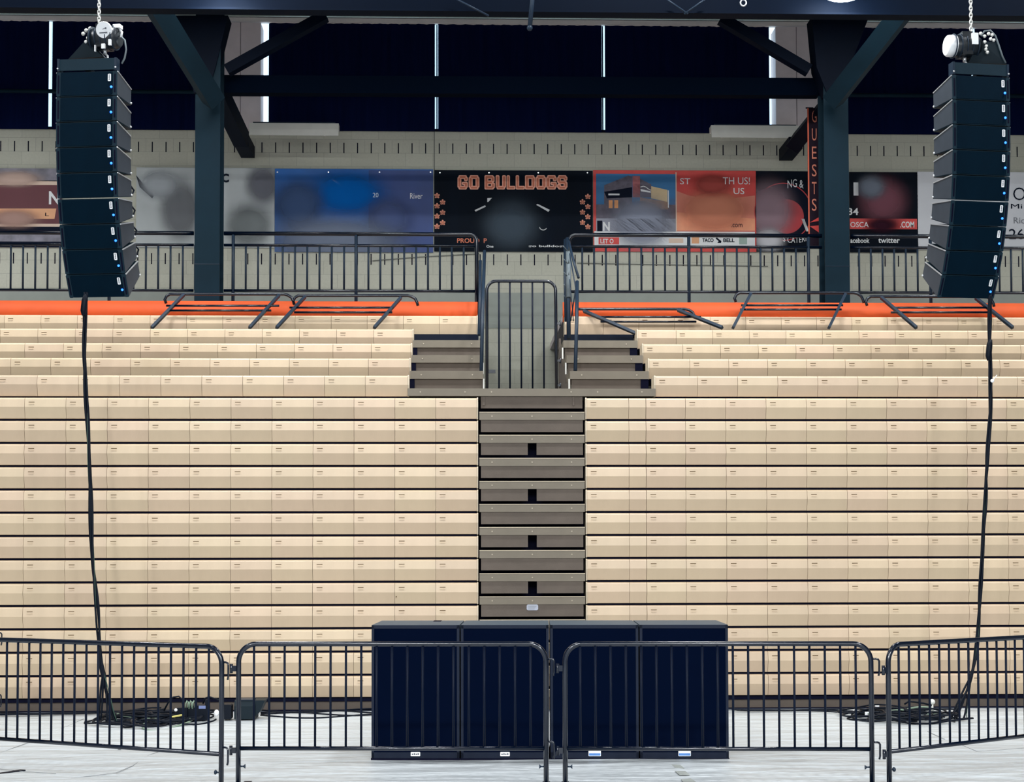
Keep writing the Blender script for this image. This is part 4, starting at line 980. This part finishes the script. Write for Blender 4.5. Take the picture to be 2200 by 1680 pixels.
# ---------------------------------------------------------------- ground sheet, creases, tape
c = MB(); nx, ny = 260, 220; X0, X1, Y0_, Y1_ = -8.5, 10.5, 6.0, 18.22
rng = np.random.default_rng(4)
xsn = np.linspace(X0, X1, nx); ysn = np.linspace(Y0_, Y1_, ny); XX, YY = np.meshgrid(xsn, ysn)
ZZ = np.zeros_like(XX)
for k in range(26):
    fx = rng.uniform(.05, .7); fy = rng.uniform(.5, 4.5); ph = rng.uniform(0, 6.28); ZZ += np.sin(XX*fx*2+YY*fy+ph+1.2*np.sin(XX*.6+k))*rng.uniform(.0006, .0030)
ZZ = .009+np.clip(ZZ, -.007, .006)
vv = np.stack([XX.ravel(), YY.ravel(), ZZ.ravel()], 1).tolist()
c.add(vv, [(j*nx+i, j*nx+i+1, (j+1)*nx+i+1, (j+1)*nx+i) for j in range(ny-1) for i in range(nx-1)], 0, True)
t = tag(c.build('floor_tarp', TARP), 'wrinkled white sheet covering the floor in front of the bleachers', 'tarp')
for pts in (((-10, 1622), (20, 1610), (80, 1588)), ((90, 1681), (160, 1671), (205, 1666), (250, 1660), (285, 1645), (320, 1622), (355, 1610)), ((100, 1578), (140, 1562), (180, 1544)), ((1992, 1571), (2030, 1588)), ((2058, 1597), (2098, 1614), (2140, 1612), (2200, 1607)),
            ((2010, 1660), (2090, 1660), (2130, 1655), (2150, 1658)), ((2150, 1655), (2180, 1656), (2210, 1640)), ((0, 1652), (60, 1658), (120, 1662))):
    b = MB(); b.tube([at(x, y, Z=.010) for x, y in pts], .0035, 6, flat=.5); b.build('crease', CREASE, t)
for k, pts in enumerate((((1440, 1641), (1460, 1642), (1470, 1650), (1450, 1648)), ((1450, 1656), (1472, 1656), (1482, 1664), (1460, 1664)), ((1463, 1674), (1484, 1672), (1496, 1680), (1470, 1682)))):
    P = [at(x, y, Z=.013) for x, y in pts]; b = MB(); b.add([tuple(p) for p in P]+[(p.x, p.y, .008) for p in P], [(0,1,2,3), (7,6,5,4), (0,4,5,1), (1,5,6,2), (2,6,7,3), (3,7,4,0)])
    tag(b.build('tape_strip', TAPE), 'grey tape strip in front of the right subwoofers, %s from the back' % ordn[k], 'tape', 'tape strips on the sheet')
p = at(257, 1609, Z=.012); b = MB(); b.sphere(p, .02, 0, 6, (1, .5, .3)); tag(b.build('scrap', CABLE), 'tiny dark scrap lying on the sheet behind the left barrier', 'debris')

# ---------------------------------------------------------------- cables and boxes on the floor
def tangle(name, pxs, pys, n, label, seed, greens=0):
    rnd = random.Random(seed); b = MB()
    c0 = at(sum(pxs)/2, sum(pys)/2, Z=.02); a0 = at(pxs[0], sum(pys)/2, Z=.02); hx = abs(c0.x-a0.x)
    yb = at(sum(pxs)/2, pys[0], Z=.02).y; yf = at(sum(pxs)/2, pys[1], Z=.02).y; hy = (yb-yf)/2; cy = (yb+yf)/2
    for i in range(n):
        ox, oy = rnd.uniform(-.35, .35)*hx, rnd.uniform(-.4, .4)*hy; rx, ry = rnd.uniform(.3, .62)*hx, rnd.uniform(.2, .55)*hy
        ph = rnd.uniform(0, 6.28); tr = rnd.uniform(.6, 1.9)*PI; z0 = rnd.uniform(.018, .07); pts = []
        for k in range(25):
            a = ph+tr*k/24; q = 1+.18*math.sin(3*a+i)
            pts.append((c0.x+ox+rx*q*math.cos(a), cy+oy+ry*q*math.sin(a), z0+.02*math.sin(2*a+i)+.004))
        b.tube(pts, .0095, 6, 1 if i < greens else 0)
    return tag(b.build(name, [CABLE, CABLEG]), label, 'cables', None, 'stuff')
tangle('cable_pile', (190, 480), (1528, 1570), 32, 'loose pile of black cables on the white floor behind the left barrier', 1, 2)
tangle('cable_pile', (1800, 2080), (1522, 1562), 34, 'loose heap of black cables on the white floor behind the right barrier', 2, 3)
b = MB(); rnd = random.Random(9)
for i in range(7):
    pts = []
    for k in range(16):
        u = k/15; px = 0+440*u if i < 3 else (560+(800-560)*u); py = (1531+i*2+3*math.sin(u*6+i)) if i < 3 else (1527+(i-3)*4+4*math.sin(u*5+i*2))
        p = at(px, py, Z=.02); pts.append((p.x, p.y, .022+.004*(i % 3)))
    b.tube(pts, .009, 6)
tag(b.build('cable_run', CABLE), 'black cables running along the foot of the bleachers left of the subwoofers', 'cables', None, 'stuff')
b = MB(); 
for i in range(3):
    pts = []
    for k in range(16):
        u = k/15; p = at(1572+250*u+i*10, 1525+i*4*u+1.5*math.sin(u*5+i), Z=.02); pts.append((p.x, p.y, .022+.003*i))
    b.tube(pts, .008, 6)
tag(b.build('cable_run', CABLE), 'thin black cables leading into the right cable heap', 'cables', None, 'stuff')
# standing loops in the right heap
def px_tube(name, pts, Y, r, m, label, cat, group=None):
    b = MB(); b.tube([at(x, y, Y=Y) for x, y in pts], r, 8); return tag(b.build(name, m), label, cat, group)
px_tube('cable_loop', [(1943, 1513), (1952, 1507), (1965, 1508), (1985, 1511), (2004, 1516)], 17.5, .010, CABLE, 'raised black cable arch on the right cable heap', 'cable')
px_tube('cable_loop', [(352, 1527), (362, 1508), (372, 1498), (384, 1496), (392, 1503), (392, 1512)], 17.4, .009, CABLE, 'black cable arch beside the power boxes on the left', 'cable')
px_tube('cable_loop', [(436, 1512), (440, 1500), (450, 1497), (462, 1501), (480, 1506)], 17.4, .008, CABLE, 'thin black cable arch over the power boxes toward the black case', 'cable')
for i, x in enumerate((402, 410, 417)):
    px_tube('green_cable_loop', [(x-4, 1523), (x-3, 1512), (x, 1505), (x+3, 1508), (x+1, 1520)], 17.3, .0075, CABLEG, 'pale green cable loop on the power box, %s from the left' % ordn[i], 'cable', 'green cable loops')
# round white ball
p = at(2003, 1508, Y=17.5); b = MB(); b.sphere(p, .030, 0, 12); b.tube([(p.x, p.y, .03), (p.x, p.y, p.z)], .012, 8)
tag(b.build('white_knob', WHITE), 'small white round knob standing in the right cable heap', 'knob')
# power boxes and cases
def boxthing(name, x0, x1, y0, y1, Y, dpt, m, label, cat, flare=0):
    a, b2 = at(x0, y1, Y=Y), at(x1, y0, Y=Y); z0 = .02; 
    t = thing(name, ((a.x+b2.x)/2, Y, z0), label, cat)
    c = MB(); z1 = b2.z
    if flare:
        c.prismx([(Y, z0), (Y, z1-.06), (Y+.03, z1), (Y+dpt, z1), (Y+dpt, z0)], a.x, b2.x)
        c.prism([(b2.x, z0+.03), (b2.x+.05, z0+.08), (b2.x+.10, z1), (b2.x, z1)], Y+.02, Y+dpt)
    else: c.box(a.x, b2.x, Y, Y+dpt, z0, z1, 0, bev=.01)
    c.build('body', m, t)
    return t, a, b2, z1
t, a, b2, z1 = boxthing('black_case', 503, 548, 1505, 1541, 17.35, .3, CASE, 'dark case with a slanted end on the floor beside the left barrier posts', 'case', 1)
c = MB(); c.box(a.x+.02, b2.x-.02, 17.37, 17.6, z1, z1+.008); c.build('lid', RAIL, t)
t, a, b2, z1 = boxthing('power_box', 403, 446, 1516, 1533, 17.3, .18, CABLE, 'black power distribution box in the left cable pile', 'power box')
c = MB(); c.box(b2.x-.09, b2.x-.02, 17.29, 17.3, z1-.03, z1); c.build('blue_socket', mat('slate_blue', s(110, 124, 170), .5), t)
c = MB(); c.box(b2.x-.03, b2.x+.01, 17.32, 17.4, z1, z1+.06); c.build('plug', CABLE, t)
t, a, b2, z1 = boxthing('junction_box', 378, 402, 1521, 1534, 17.25, .12, CABLE, 'smaller black box left of the power box in the left cable pile', 'power box')
c = MB(); c.sphere((a.x, 17.24, z1-.02), .018, 0, 6); c.build('white_plug', BADGE, t)
t, a, b2, z1 = boxthing('junction_box', 478, 497, 1514, 1536, 17.35, .14, CABLE, 'small black box between the left barrier posts', 'power box')
c = MB(); c.sphere((a.x-.06, 17.34, .09), .034, 0, 8, (.8, .8, 1)); c.build('white_plug', BADGE, t)
P = [at(x, y, Z=.09) for x, y in ((371, 1540), (392, 1536), (393, 1541), (372, 1546))]
b = MB(); b.bar(P[0], P[1], .03, .012); tag(b.build('yellow_strap', YEL), 'short yellow strap lying on the left cable pile', 'strap')
for i, (x, y) in enumerate(((1885, 1517), (1863, 1533))):
    p = at(x, y, Y=17.2); b = MB(); b.box(p.x-.02, p.x+.02, 17.2, 17.22, p.z-.006-.01*i, p.z+.006+.01*i); tag(b.build('paper_tag', BADGE), 'small white paper tag on the right cable heap, %s' % ('upper one', 'lower one beside the barrier post')[i], 'tag', 'paper tags on the cable heap')
# stain marks on the seats
p = at(851, 1282, Y=D-.02); b = MB(); b.prism([(p.x-.008, p.z+.018), (p.x+.012, p.z+.016), (p.x, p.z-.018)], D-.0, D+.01); tag(b.build('paint_scuff', SLOT), 'small dark scuff on a closed seat row left of the aisle near the subwoofers', 'scuff')
